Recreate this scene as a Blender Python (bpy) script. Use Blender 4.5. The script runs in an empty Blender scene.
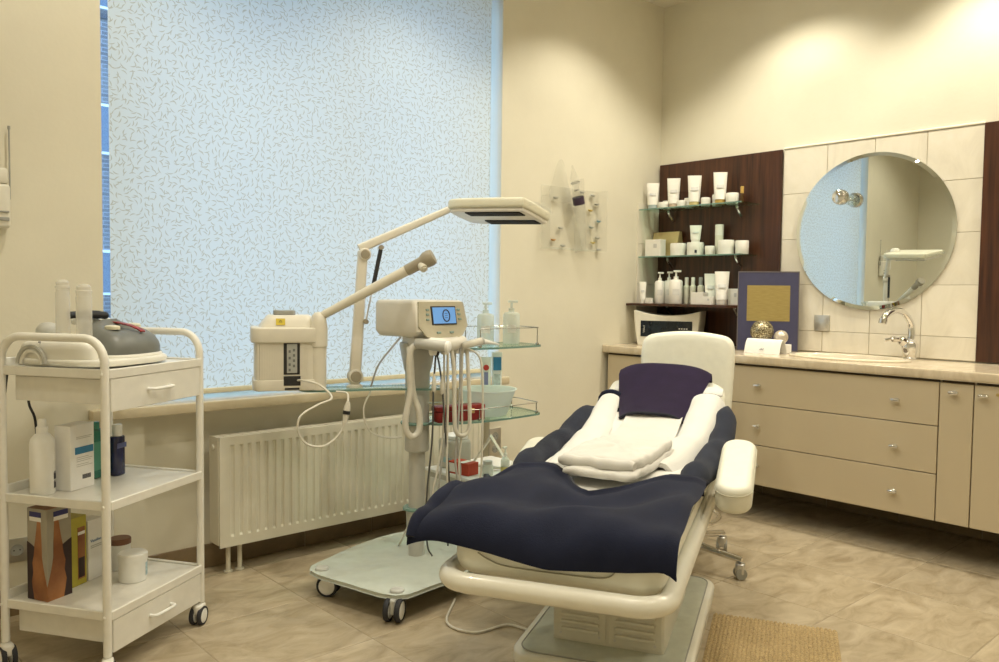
import bpy, bmesh, math, random
from mathutils import Vector, Matrix, Euler
random.seed(7)
R = math.radians
scene = bpy.context.scene
COL = scene.collection

# ------------------------------------------------------------------ camera
cam_data = bpy.data.cameras.new('camera')
cam_data.sensor_fit = 'HORIZONTAL'
cam_data.sensor_width = 36.0
cam_data.lens = 36.0 * 809.971 / 999.0
cam_data.clip_start = 0.05
cam = bpy.data.objects.new('camera', cam_data)
COL.objects.link(cam)
_yaw, _pitch, _roll = 0.7378, -0.0478, 0.0123
_f = Vector((math.sin(_yaw) * math.cos(_pitch), math.cos(_yaw) * math.cos(_pitch), math.sin(_pitch)))
_r = Vector((math.cos(_yaw), -math.sin(_yaw), 0))
_u = _r.cross(_f)
_r2 = _r * math.cos(_roll) + _u * math.sin(_roll)
_u2 = _u * math.cos(_roll) - _r * math.sin(_roll)
cam.matrix_world = Matrix(((_r2.x, _u2.x, -_f.x, -4.3608), (_r2.y, _u2.y, -_f.y, -3.2502),
                           (_r2.z, _u2.z, -_f.z, 1.1704), (0, 0, 0, 1)))
scene.camera = cam

# ------------------------------------------------------------------ world: even, bluish evening daylight
world = bpy.data.worlds.new('world')
scene.world = world
world.use_nodes = True
_bg = world.node_tree.nodes['Background']
_bg.inputs['Color'].default_value = (0.38, 0.63, 1.0, 1)
_bg.inputs['Strength'].default_value = 3.2

scene.view_settings.view_transform = 'Standard'
scene.view_settings.look = 'None'
scene.view_settings.gamma = 1.0
scene.view_settings.use_curve_mapping = False
scene.view_settings.exposure = 0.53
scene.cycles.transparent_max_bounces = 32

CEIL = 3.02
WALL_L, WALL_BACK = -4.75, -4.3
WARM = (1.0, 0.925, 0.76)
# recessed ceiling spotlights: (x, y, watts, cone degrees)
SPOTS = [(-0.90, -0.60, 44, 122), (-0.47, -1.00, 46, 122), (-0.47, -2.00, 66, 124), (-0.47, -3.10, 48, 124), (-2.05, -0.70, 42, 124),
         (-3.45, -0.80, 48, 130), (-1.75, -2.00, 34, 140), (-3.05, -2.00, 44, 140), (-2.40, -3.20, 46, 140), (-4.10, -2.60, 40, 140)]
for (_x, _y, _w, _c) in SPOTS:
    _l = bpy.data.lights.new('spot_bulb', 'SPOT')
    _l.energy = _w
    _l.color = WARM
    _l.spot_size = R(_c)
    _l.spot_blend = 0.55
    _l.shadow_soft_size = 0.045
    _o = bpy.data.objects.new('spot_bulb', _l)
    _o.location = (_x, _y, CEIL - 0.012)
    COL.objects.link(_o)

# ------------------------------------------------------------------ helpers
def tag(o, label=None, cat=None, group=None, kind=None):
    if label: o['label'] = label
    if cat: o['category'] = cat
    if group: o['group'] = group
    if kind: o['kind'] = kind
    return o

def thing(name, label, cat, loc=(0, 0, 0), rz=0.0, group=None):
    o = bpy.data.objects.new(name, None)
    o.empty_display_size = 0.05
    COL.objects.link(o)
    o.location = loc
    o.rotation_euler = (0, 0, rz)
    return tag(o, label, cat, group)

def obj(name, bm, mat, parent=None, loc=None, smooth=35, rot=None):
    me = bpy.data.meshes.new(name)
    bmesh.ops.recalc_face_normals(bm, faces=bm.faces[:])
    bm.to_mesh(me)
    bm.free()
    mats = mat if isinstance(mat, (list, tuple)) else [mat]
    for m in mats: me.materials.append(m)
    if smooth:
        me.polygons.foreach_set('use_smooth', [True] * len(me.polygons))
        me.set_sharp_from_angle(angle=R(smooth))
    o = bpy.data.objects.new(name, me)
    COL.objects.link(o)
    if parent: o.parent = parent
    if loc: o.location = loc
    if rot: o.rotation_euler = rot
    return o

def share(src, parent=None, loc=None, rot=None, name=None):
    c = src.copy()
    COL.objects.link(c)
    c.parent = parent
    if loc is not None: c.location = loc
    if rot is not None: c.rotation_euler = rot
    if name: c.name = name
    return c

def dup(root, loc, rz, label=None, group=None):
    r = root.copy()
    COL.objects.link(r)
    r.location = loc
    r.rotation_euler = (0, 0, rz)
    if label: r['label'] = label
    if group: r['group'] = group
    for ch in list(root.children):
        c = ch.copy(); COL.objects.link(c); c.parent = r
        for g in list(ch.children):
            d = g.copy(); COL.objects.link(d); d.parent = c
    return r

def B(): return bmesh.new()

def box(bm, c, s, bev=0.0, seg=2, M=None, mi=0):
    """box centred at c with full size s"""
    r = bmesh.ops.create_cube(bm, size=1.0)
    vs = r['verts']
    bmesh.ops.scale(bm, vec=s, verts=vs)
    fs = list({f for v in vs for f in v.link_faces})
    if bev > 0:
        es = list({e for v in vs for e in v.link_edges})
        rb = bmesh.ops.bevel(bm, geom=es, offset=min(bev, min(s) * 0.49), segments=seg, profile=0.5, affect='EDGES')
        fs = rb['faces']
        seen = set(); stack = [fs[0]]
        while stack:
            f = stack.pop()
            if f in seen: continue
            seen.add(f)
            for e in f.edges:
                for g in e.link_faces:
                    if g not in seen: stack.append(g)
        fs = list(seen)
        vs = list({v for f in fs for v in f.verts})
    T = Matrix.Translation(Vector(c))
    if M is not None: T = T @ M
    bmesh.ops.transform(bm, matrix=T, verts=vs)
    for f in fs: f.material_index = mi
    return vs

def b3(bm, x0, x1, y0, y1, z0, z1, bev=0.0, seg=2, mi=0):
    return box(bm, ((x0 + x1) / 2, (y0 + y1) / 2, (z0 + z1) / 2), (abs(x1 - x0), abs(y1 - y0), abs(z1 - z0)), bev, seg, None, mi)

def loft(bm, rings, caps=True, closed=False, mi=0, M=None):
    """join rings (lists of points, same length, closed loops)"""
    vv = []
    for rg in rings:
        vv.append([bm.verts.new(M @ Vector(p) if M is not None else Vector(p)) for p in rg])
    n = len(vv[0]); m = len(vv)
    fs = []
    for i in range(m if closed else m - 1):
        a, b = vv[i], vv[(i + 1) % m]
        for j in range(n):
            k = (j + 1) % n
            try: fs.append(bm.faces.new((a[j], a[k], b[k], b[j])))
            except ValueError: pass
    if caps and not closed:
        try: fs.append(bm.faces.new(vv[0][::-1])); fs.append(bm.faces.new(vv[-1]))
        except ValueError: pass
    for f in fs: f.material_index = mi
    return vv

def tube(bm, pts, r, n=8, closed=False, caps=True, mi=0):
    P = [Vector(p) for p in pts]
    m = len(P)
    rr = r if isinstance(r, (list, tuple)) else [r] * m
    rings = []
    prev = None
    for i in range(m):
        if closed: t = P[(i + 1) % m] - P[i - 1]
        elif i == 0: t = P[1] - P[0]
        elif i == m - 1: t = P[-1] - P[-2]
        else: t = (P[i + 1] - P[i]).normalized() + (P[i] - P[i - 1]).normalized()
        t.normalize()
        if prev is None:
            a = Vector((0, 0, 1)) if abs(t.z) < 0.9 else Vector((1, 0, 0))
            nx = t.cross(a).normalized()
        else:
            nx = (prev - t * prev.dot(t)).normalized()
        prev = nx
        ny = t.cross(nx)
        rings.append([P[i] + (nx * math.cos(2 * math.pi * k / n) + ny * math.sin(2 * math.pi * k / n)) * rr[i] for k in range(n)])
    return loft(bm, rings, caps, closed, mi)

def spline(pts, n=6, closed=False):
    """Catmull-Rom through pts"""
    P = [Vector(p) for p in pts]
    m = len(P); out = []
    for i in range(m if closed else m - 1):
        if closed: p0, p1, p2, p3 = P[i - 1], P[i], P[(i + 1) % m], P[(i + 2) % m]
        else:
            p1, p2 = P[i], P[i + 1]
            p0 = P[i - 1] if i else p1 * 2 - p2
            p3 = P[i + 2] if i + 2 < m else p2 * 2 - p1
        for k in range(n):
            t = k / n
            out.append(0.5 * ((2 * p1) + (p2 - p0) * t + (2 * p0 - 5 * p1 + 4 * p2 - p3) * t * t + (3 * p1 - p0 - 3 * p2 + p3) * t ** 3))
    if not closed: out.append(P[-1])
    return out

def lathe(bm, prof, c=(0, 0, 0), n=24, M=None, mi=0, caps=True):
    """prof: (radius, z) list from bottom to top"""
    T = Matrix.Translation(Vector(c))
    if M is not None: T = T @ M
    rings = []
    for (r, z) in prof:
        r = max(r, 1e-4)
        rings.append([(r * math.cos(2 * math.pi * k / n), r * math.sin(2 * math.pi * k / n), z) for k in range(n)])
    return loft(bm, rings, caps, False, mi, T)

def rrect(w, d, r, k=5, cx=0.0, cy=0.0):
    """rounded rectangle outline"""
    out = []
    r = min(r, w / 2 - 1e-4, d / 2 - 1e-4)
    for (sx, sy, a0) in ((1, 1, 0), (-1, 1, 90), (-1, -1, 180), (1, -1, 270)):
        for i in range(k + 1):
            a = R(a0 + 90 * i / k)
            out.append((cx + sx * (w / 2 - r) + r * math.cos(a), cy + sy * (d / 2 - r) + r * math.sin(a)))
    return out

def slab(bm, outline, z0, z1, bev=0.0, M=None, mi=0, seg=3):
    """extruded outline with rounded top and bottom rims"""
    cx = sum(p[0] for p in outline) / len(outline); cy = sum(p[1] for p in outline) / len(outline)
    def inset(d):
        n = len(outline); o = []
        for i in range(n):
            p0 = Vector(outline[i - 1]); p1 = Vector(outline[i]); p2 = Vector(outline[(i + 1) % n])
            a = (p1 - p0); b = (p2 - p1)
            na = Vector((-a.y, a.x)); nb = Vector((-b.y, b.x))
            if na.length > 1e-9: na.normalize()
            if nb.length > 1e-9: nb.normalize()
            nn = (na + nb)
            if nn.length < 1e-6: nn = na
            nn.normalize()
            k = max(0.45, nn.dot(na))
            o.append(p1 + nn * d / k)
        return o
    rings = []
    if bev > 0:
        for i in range(seg + 1):
            a = R(90 * i / seg)
            rings.append([(p.x, p.y, z0 + bev * (1 - math.sin(a))) for p in inset(bev * (1 - math.cos(a)) if 0 else bev * (1 - math.sin(a)))][:] if False else
                         [(p.x, p.y, z0 + bev * (1 - math.cos(a))) for p in inset(bev * (1 - math.sin(a)))])
        for i in range(seg + 1):
            a = R(90 * i / seg)
            rings.append([(p.x, p.y, z1 - bev * (1 - math.sin(a))) for p in inset(bev * (1 - math.cos(a)))])
    else:
        rings = [[(p[0], p[1], z0) for p in outline], [(p[0], p[1], z1) for p in outline]]
    return loft(bm, rings, True, False, mi, M)

def sheet(bm, fn, nu, nv, th=0.0, mi=0):
    """grid surface fn(a,b)->Vector with a,b in 0..1; th thickens it downwards along its normals"""
    top = [[Vector(fn(i / nu, j / nv)) for j in range(nv + 1)] for i in range(nu + 1)]
    tv = [[bm.verts.new(p) for p in row] for row in top]
    fs = []
    for i in range(nu):
        for j in range(nv):
            fs.append(bm.faces.new((tv[i][j], tv[i + 1][j], tv[i + 1][j + 1], tv[i][j + 1])))
    if th:
        bv = []
        for i in range(nu + 1):
            row = []
            for j in range(nv + 1):
                du = top[min(i + 1, nu)][j] - top[max(i - 1, 0)][j]
                dv = top[i][min(j + 1, nv)] - top[i][max(j - 1, 0)]
                n = du.cross(dv)
                if n.length > 1e-12: n.normalize()
                row.append(bm.verts.new(top[i][j] - n * th))
            bv.append(row)
        for i in range(nu):
            for j in range(nv):
                fs.append(bm.faces.new((bv[i][j], bv[i][j + 1], bv[i + 1][j + 1], bv[i + 1][j])))
        for i in range(nu):
            fs.append(bm.faces.new((tv[i][0], bv[i][0], bv[i + 1][0], tv[i + 1][0])))
            fs.append(bm.faces.new((tv[i][nv], tv[i + 1][nv], bv[i + 1][nv], bv[i][nv])))
        for j in range(nv):
            fs.append(bm.faces.new((tv[0][j], tv[0][j + 1], bv[0][j + 1], bv[0][j])))
            fs.append(bm.faces.new((tv[nu][j], bv[nu][j], bv[nu][j + 1], tv[nu][j + 1])))
    for f in fs: f.material_index = mi

def RX(a): return Matrix.Rotation(R(a), 4, 'X')
def RY(a): return Matrix.Rotation(R(a), 4, 'Y')
def RZ(a): return Matrix.Rotation(R(a), 4, 'Z')

def text_part(txt, size, mat, parent, loc, rot, name='lettering', depth=0.0004, align='CENTER'):
    cu = bpy.data.curves.new(name, 'FONT')
    cu.body = txt; cu.size = size; cu.align_x = align; cu.align_y = 'CENTER'
    cu.extrude = depth
    t = bpy.data.objects.new(name, cu)
    COL.objects.link(t)
    bpy.context.view_layer.update()
    dg = bpy.context.evaluated_depsgraph_get()
    me = bpy.data.meshes.new_from_object(t.evaluated_get(dg))
    bpy.data.objects.remove(t)
    me.materials.clear(); me.materials.append(mat)
    o = bpy.data.objects.new(name, me)
    COL.objects.link(o)
    o.parent = parent; o.location = loc; o.rotation_euler = rot
    return o

# ------------------------------------------------------------------ materials
MATS = {}
def mat(name, col, rough=0.5, metal=0.0, var=0.06, vscale=30.0, bump=0.0, bscale=200.0, spec=0.5, coat=0.0, trans=0.0, objvar=0.0, sheen=0.0, detail=3.0):
    if name in MATS: return MATS[name]
    m = bpy.data.materials.new(name)
    m.use_nodes = True
    nt = m.node_tree; N = nt.nodes; Lk = nt.links
    p = N['Principled BSDF']
    p.inputs['Roughness'].default_value = rough
    p.inputs['Metallic'].default_value = metal
    p.inputs['Specular IOR Level'].default_value = spec
    p.inputs['Coat Weight'].default_value = coat
    p.inputs['Transmission Weight'].default_value = trans
    p.inputs['Sheen Weight'].default_value = sheen
    tc = N.new('ShaderNodeTexCoord')
    nz = N.new('ShaderNodeTexNoise')
    nz.inputs['Scale'].default_value = vscale
    nz.inputs['Detail'].default_value = detail
    Lk.new(tc.outputs['Object'], nz.inputs['Vector'])
    cr = N.new('ShaderNodeValToRGB')
    lo = [max(0.0, c * (1 - var)) for c in col]; hi = [min(1.0, c * (1 + var)) for c in col]
    cr.color_ramp.elements[0].position = 0.3
    cr.color_ramp.elements[1].position = 0.7
    cr.color_ramp.elements[0].color = (*lo, 1); cr.color_ramp.elements[1].color = (*hi, 1)
    Lk.new(nz.outputs['Fac'], cr.inputs['Fac'])
    last = cr.outputs['Color']
    if objvar:
        oi = N.new('ShaderNodeObjectInfo')
        mp = N.new('ShaderNodeMapRange')
        mp.inputs['To Min'].default_value = 1 - objvar; mp.inputs['To Max'].default_value = 1 + objvar
        Lk.new(oi.outputs['Random'], mp.inputs['Value'])
        hs = N.new('ShaderNodeHueSaturation')
        Lk.new(mp.outputs['Result'], hs.inputs['Value'])
        Lk.new(last, hs.inputs['Color'])
        last = hs.outputs['Color']
    Lk.new(last, p.inputs['Base Color'])
    if bump:
        n2 = N.new('ShaderNodeTexNoise')
        n2.inputs['Scale'].default_value = bscale
        n2.inputs['Detail'].default_value = 4
        Lk.new(tc.outputs['Object'], n2.inputs['Vector'])
        b = N.new('ShaderNodeBump')
        b.inputs['Strength'].default_value = bump
        b.inputs['Distance'].default_value = 0.004
        Lk.new(n2.outputs['Fac'], b.inputs['Height'])
        Lk.new(b.outputs['Normal'], p.inputs['Normal'])
    MATS[name] = m
    return m

def glass_mat(name, tint, gloss=0.10, rough=0.02, haze=0.0, rim=0.6, hazecol=(0.9, 0.95, 0.93)):
    """thin clear sheet: tinted see-through with a sharp reflection"""
    if name in MATS: return MATS[name]
    m = bpy.data.materials.new(name); m.use_nodes = True
    nt = m.node_tree; N = nt.nodes; Lk = nt.links
    N.remove(N['Principled BSDF'])
    out = N['Material Output']
    tc = N.new('ShaderNodeTexCoord'); nz = N.new('ShaderNodeTexNoise'); nz.inputs['Scale'].default_value = 6
    Lk.new(tc.outputs['Object'], nz.inputs['Vector'])
    cr = N.new('ShaderNodeValToRGB')
    cr.color_ramp.elements[0].color = (*[c * 0.96 for c in tint], 1); cr.color_ramp.elements[1].color = (*tint, 1)
    Lk.new(nz.outputs['Fac'], cr.inputs['Fac'])
    tr = N.new('ShaderNodeBsdfTransparent'); Lk.new(cr.outputs['Color'], tr.inputs['Color'])
    gl = N.new('ShaderNodeBsdfGlossy'); gl.inputs['Roughness'].default_value = rough
    gl.inputs['Color'].default_value = (0.95, 1, 0.98, 1)
    lw = N.new('ShaderNodeLayerWeight'); lw.inputs['Blend'].default_value = 0.5
    pw_ = N.new('ShaderNodeMath'); pw_.operation = 'POWER'; pw_.inputs[1].default_value = 5.0
    Lk.new(lw.outputs['Facing'], pw_.inputs[0])
    ma = N.new('ShaderNodeMath'); ma.operation = 'MULTIPLY_ADD'; ma.inputs[1].default_value = rim; ma.inputs[2].default_value = gloss * 0.4
    Lk.new(pw_.outputs['Value'], ma.inputs[0])
    mx = N.new('ShaderNodeMixShader')
    Lk.new(ma.outputs['Value'], mx.inputs['Fac']); Lk.new(tr.outputs['BSDF'], mx.inputs[1]); Lk.new(gl.outputs['BSDF'], mx.inputs[2])
    last = mx.outputs['Shader']
    if haze:
        df = N.new('ShaderNodeBsdfDiffuse'); df.inputs['Color'].default_value = (*hazecol, 1)
        tl = N.new('ShaderNodeBsdfTranslucent'); tl.inputs['Color'].default_value = (*hazecol, 1)
        md = N.new('ShaderNodeMixShader'); md.inputs['Fac'].default_value = 0.4
        Lk.new(df.outputs['BSDF'], md.inputs[1]); Lk.new(tl.outputs['BSDF'], md.inputs[2])
        m2 = N.new('ShaderNodeMixShader'); m2.inputs['Fac'].default_value = haze
        Lk.new(last, m2.inputs[1]); Lk.new(md.outputs['Shader'], m2.inputs[2])
        last = m2.outputs['Shader']
    Lk.new(last, out.inputs['Surface'])
    MATS[name] = m
    return m

WHITE_STEEL = mat('white_steel', (0.82, 0.80, 0.73), 0.35, var=0.03, coat=0.2)
CREAM_PL = mat('cream_plastic', (0.74, 0.71, 0.61), 0.42, var=0.03)
WHITE_PL = mat('white_plastic', (0.84, 0.84, 0.80), 0.4, var=0.03)
BRIGHT_PL = mat('bright_white_plastic', (0.90, 0.90, 0.87), 0.4, var=0.02)
GREY_PL = mat('grey_plastic', (0.33, 0.33, 0.30), 0.5, var=0.05)
LGREY_PL = mat('light_grey_plastic', (0.52, 0.52, 0.48), 0.45, var=0.05)
BLACK_PL = mat('black_plastic', (0.018, 0.018, 0.02), 0.45, var=0.2)
RUBBER = mat('rubber', (0.03, 0.03, 0.035), 0.75, var=0.2)
CHROME = mat('chrome', (0.78, 0.78, 0.78), 0.09, metal=1.0, var=0.02)
ALU = mat('satin_aluminium', (0.62, 0.61, 0.58), 0.35, metal=0.9, var=0.04)
BRASS = mat('brass', (0.55, 0.42, 0.18), 0.3, metal=0.9, var=0.08)
UPHOL = mat('cream_leather', (0.80, 0.79, 0.68), 0.42, var=0.03, bump=0.05, bscale=350)
GLASS = glass_mat('shelf_glass', (0.80, 0.93, 0.88), 0.11)
GLASS_EDGE = mat('glass_edge', (0.17, 0.29, 0.25), 0.2, var=0.15, vscale=12)
CLEAR = glass_mat('clear_acrylic', (0.99, 0.99, 0.985), 0.06, haze=0.05, hazecol=(0.95, 0.95, 0.93))
PANE = glass_mat('window_glass', (0.95, 0.98, 1.0), 0.11)
PAPER = mat('white_paper', (0.88, 0.87, 0.84), 0.7, var=0.02)
INK = mat('dark_ink', (0.03, 0.03, 0.05), 0.7, var=0.1)
BLUE_INK = mat('blue_ink', (0.05, 0.16, 0.36), 0.6, var=0.1)

# ================================================================== setting
def node_mat(name):
    m = bpy.data.materials.new(name); m.use_nodes = True
    MATS[name] = m
    return m, m.node_tree.nodes, m.node_tree.links, m.node_tree.nodes['Principled BSDF']

def plaster(name, c0, c1):
    m, N, Lk, p = node_mat(name)
    tc = N.new('ShaderNodeTexCoord')
    n1 = N.new('ShaderNodeTexNoise'); n1.inputs['Scale'].default_value = 2.2; n1.inputs['Detail'].default_value = 7; n1.inputs['Roughness'].default_value = 0.6
    Lk.new(tc.outputs['Object'], n1.inputs['Vector'])
    cr = N.new('ShaderNodeValToRGB')
    cr.color_ramp.elements[0].position = 0.32; cr.color_ramp.elements[1].position = 0.68
    cr.color_ramp.elements[0].color = (*c0, 1); cr.color_ramp.elements[1].color = (*c1, 1)
    Lk.new(n1.outputs['Fac'], cr.inputs['Fac']); Lk.new(cr.outputs['Color'], p.inputs['Base Color'])
    n2 = N.new('ShaderNodeTexNoise'); n2.inputs['Scale'].default_value = 60; n2.inputs['Detail'].default_value = 5
    Lk.new(tc.outputs['Object'], n2.inputs['Vector'])
    b = N.new('ShaderNodeBump'); b.inputs['Strength'].default_value = 0.12; b.inputs['Distance'].default_value = 0.004
    Lk.new(n2.outputs['Fac'], b.inputs['Height']); Lk.new(b.outputs['Normal'], p.inputs['Normal'])
    p.inputs['Roughness'].default_value = 0.7
    return m

WALL = plaster('cream_plaster', (0.72, 0.68, 0.55), (0.775, 0.735, 0.60))
CEILM = plaster('ceiling_paint', (0.80, 0.75, 0.62), (0.84, 0.79, 0.66))

def stone(name, c0, c1, c2, scale=3.0, rough=0.35, objvar=0.06, vein=0.5):
    m, N, Lk, p = node_mat(name)
    tc = N.new('ShaderNodeTexCoord')
    oi = N.new('ShaderNodeObjectInfo')
    ml = N.new('ShaderNodeVectorMath'); ml.operation = 'SCALE'; ml.inputs['Scale'].default_value = 7.0
    cmb = N.new('ShaderNodeCombineXYZ')
    Lk.new(oi.outputs['Random'], cmb.inputs['X']); Lk.new(oi.outputs['Random'], cmb.inputs['Y'])
    Lk.new(cmb.outputs['Vector'], ml.inputs[0])
    ad = N.new('ShaderNodeVectorMath'); ad.operation = 'ADD'
    Lk.new(tc.outputs['Object'], ad.inputs[0]); Lk.new(ml.outputs['Vector'], ad.inputs[1])
    mp = N.new('ShaderNodeMapping'); mp.inputs['Rotation'].default_value = (0, 0, R(35)); mp.inputs['Scale'].default_value = (1.0, 2.1, 1.0)
    Lk.new(ad.outputs['Vector'], mp.inputs['Vector'])
    n1 = N.new('ShaderNodeTexNoise'); n1.inputs['Scale'].default_value = scale; n1.inputs['Detail'].default_value = 9; n1.inputs['Roughness'].default_value = 0.62; n1.inputs['Distortion'].default_value = 1.3
    Lk.new(mp.outputs['Vector'], n1.inputs['Vector'])
    cr = N.new('ShaderNodeValToRGB')
    e = cr.color_ramp.elements
    e[0].position = 0.30; e[0].color = (*c0, 1)
    e[1].position = 0.72; e[1].color = (*c2, 1)
    k = e.new(0.5); k.color = (*c1, 1)
    Lk.new(n1.outputs['Fac'], cr.inputs['Fac'])
    mpr = N.new('ShaderNodeMapRange'); mpr.inputs['To Min'].default_value = 1 - objvar; mpr.inputs['To Max'].default_value = 1 + objvar
    Lk.new(oi.outputs['Random'], mpr.inputs['Value'])
    hs = N.new('ShaderNodeHueSaturation'); Lk.new(mpr.outputs['Result'], hs.inputs['Value']); Lk.new(cr.outputs['Color'], hs.inputs['Color'])
    Lk.new(hs.outputs['Color'], p.inputs['Base Color'])
    p.inputs['Roughness'].default_value = rough
    b = N.new('ShaderNodeBump'); b.inputs['Strength'].default_value = 0.08; b.inputs['Distance'].default_value = 0.003
    Lk.new(n1.outputs['Fac'], b.inputs['Height']); Lk.new(b.outputs['Normal'], p.inputs['Normal'])
    return m

FLOOR_T = stone('floor_tile', (0.32, 0.25, 0.155), (0.45, 0.37, 0.25), (0.57, 0.485, 0.35), 5.0, 0.30, 0.05)
PLINTH_T = stone('plinth_tile', (0.17, 0.12, 0.065), (0.23, 0.165, 0.09), (0.29, 0.21, 0.12), 5.0, 0.35, 0.06)
WALL_T = stone('wall_tile', (0.70, 0.65, 0.54), (0.77, 0.72, 0.60), (0.82, 0.77, 0.66), 3.0, 0.25, 0.02)
MARBLE = stone('beige_marble', (0.56, 0.47, 0.33), (0.66, 0.56, 0.41), (0.74, 0.65, 0.50), 6.0, 0.18, 0.0)
SILLM = stone('sill_stone', (0.58, 0.49, 0.33), (0.64, 0.55, 0.38), (0.70, 0.61, 0.44), 6.0, 0.22, 0.0)
GROUT = mat('grout', (0.36, 0.30, 0.21), 0.85, var=0.08)
WGROUT = mat('wall_grout', (0.60, 0.54, 0.42), 0.85, var=0.05)

# floor: bed of grout with single tiles on it
bm = B(); b3(bm, WALL_L - 0.1, 0.1, WALL_BACK - 0.1, 0.15, -0.06, -0.0015)
floor = tag(obj('floor', bm, GROUT, smooth=0), kind='structure')
TS, GAP = 0.462, 0.0035
def tile_mesh(w, d, th, bev):
    b = B(); box(b, (0, 0, -th / 2), (w, d, th), bev, 1); return b
proto = None
x0g, y0g = -1.48 + 4 * TS, -1.915 + 4 * TS + TS
for i in range(12):
    for j in range(11):
        xa, xb = x0g - (i + 1) * TS, x0g - i * TS
        ya, yb = y0g - (j + 1) * TS, y0g - j * TS
        xa2, xb2, ya2, yb2 = max(xa, WALL_L), min(xb, 0.0), max(ya, WALL_BACK), min(yb, 0.05)
        if xb2 - xa2 < 0.02 or yb2 - ya2 < 0.02: continue
        full = (xa == xa2 and xb == xb2 and ya == ya2 and yb == yb2)
        cx, cy = (xa2 + xb2) / 2, (ya2 + yb2) / 2
        dz = random.uniform(-0.0005, 0)
        if full and proto is not None:
            share(proto, floor, (cx, cy, dz))
        else:
            o = obj('floor_tile', tile_mesh(xb2 - xa2 - GAP, yb2 - ya2 - GAP, 0.012, 0.0012), FLOOR_T, floor, (cx, cy, dz), smooth=0)
            if full: proto = o

bm = B(); b3(bm, WALL_L - 0.1, 0.1, WALL_BACK - 0.1, 0.4, CEIL, CEIL + 0.1)
tag(obj('ceiling', bm, CEILM, smooth=0), kind='structure')

# window wall
WX0, WX1, WTOP, SILLZ = -3.417, -1.407, 2.86, 0.715
NX0, NX1 = -3.272, -1.47
bm = B()
b3(bm, WALL_L - 0.1, WX0, 0, 0.34, -0.05, CEIL)
b3(bm, WX1, 0.1, 0, 0.34, -0.05, CEIL)
b3(bm, WX0, WX1, 0, 0.34, WTOP, CEIL)
b3(bm, WX0, NX0, 0, 0.34, -0.05, SILLZ - 0.04)
b3(bm, NX1, WX1, 0, 0.34, -0.05, SILLZ - 0.04)
b3(bm, NX0, NX1, 0.05, 0.34, -0.05, SILLZ - 0.04)
tag(obj('wall_window', bm, WALL, smooth=0), kind='structure')
bm = B(); b3(bm, 0, 0.12, WALL_BACK - 0.1, 0, -0.05, CEIL)
wall_vanity = tag(obj('wall_vanity', bm, WALL, smooth=0), kind='structure')
bm = B(); b3(bm, WALL_L - 0.12, WALL_L, WALL_BACK - 0.1, 0, -0.05, CEIL)
tag(obj('wall_left', bm, WALL, smooth=0), kind='structure')
bm = B(); b3(bm, WALL_L, 0, WALL_BACK - 0.12, WALL_BACK, -0.05, CEIL)
tag(obj('wall_back', bm, WALL, smooth=0), kind='structure')

# baseboards of brown tile pieces
def baseboard(name, p0, p1, nrm, h=0.10):
    p0, p1, nrm = Vector(p0), Vector(p1), Vector(nrm)
    d = p1 - p0; ln = d.length; d.normalize()
    ang = math.atan2(d.y, d.x)
    b = B(); box(b, (0, 0, h / 2), (ln, 0.004, h - 0.002), 0)
    base = tag(obj(name, b, GROUT, None, ((p0 + p1) / 2 + nrm * 0.002).to_tuple(), 0, (0, 0, ang)), kind='structure')
    n = max(1, round(ln / 0.40)); w = ln / n
    b = B(); box(b, (0, 0, h / 2), (w - 0.003, 0.010, h), 0.002, 1)
    first = None
    for i in range(n):
        loc = (-ln / 2 + (i + 0.5) * w, 0, 0)
        if first is None: first = obj('plinth_tile', b, PLINTH_T, base, loc, 0)
        else: share(first, base, loc)
    return base
baseboard('baseboard_window', (NX0, 0.05, 0), (NX1, 0.05, 0), (0, -1, 0))
baseboard('baseboard_window_left', (WALL_L, 0, 0), (NX0, 0, 0), (0, -1, 0))
baseboard('baseboard_window_right', (NX1, 0, 0), (-0.012, 0, 0), (0, -1, 0))
baseboard('baseboard_vanity', (0, -0.012, 0), (0, WALL_BACK, 0), (-1, 0, 0))

# window frame and glass
FRAME = mat('window_frame_paint', (0.62, 0.64, 0.66), 0.45, var=0.03)
win = tag(bpy.data.objects.new('window_1', None), kind='structure'); COL.objects.link(win)
bm = B(); b3(bm, WX0, WX0 + 0.04, 0.22, 0.28, SILLZ, WTOP, 0.004, 1); b3(bm, WX1 - 0.05, WX1, 0.22, 0.28, SILLZ, WTOP, 0.004, 1)
b3(bm, WX0, WX1, 0.22, 0.28, SILLZ, SILLZ + 0.05, 0.004, 1); b3(bm, WX0, WX1, 0.22, 0.28, WTOP - 0.05, WTOP, 0.004, 1)
obj('window_frame', bm, FRAME, win)
bm = B(); b3(bm, -2.44, -2.38, 0.222, 0.278, SILLZ + 0.05, WTOP - 0.05, 0.004, 1)
obj('mullion', bm, FRAME, win)
for (a, b_) in ((WX0 + 0.04, -2.44), (-2.38, WX1 - 0.05)):
    bm = B(); b3(bm, a, b_, 0.246, 0.25, SILLZ + 0.05, WTOP - 0.05)
    obj('pane', bm, PANE, win, smooth=0)
# stone window sill with ears on the wall
bm = B()
b3(bm, -3.475, -1.385, -0.065, 0.0, SILLZ - 0.04, SILLZ, 0.006, 2)
b3(bm, WX0, WX1, -0.004, 0.22, SILLZ - 0.04, SILLZ - 0.0005)
tag(obj('trim_1', bm, SILLM), kind='structure')

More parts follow.
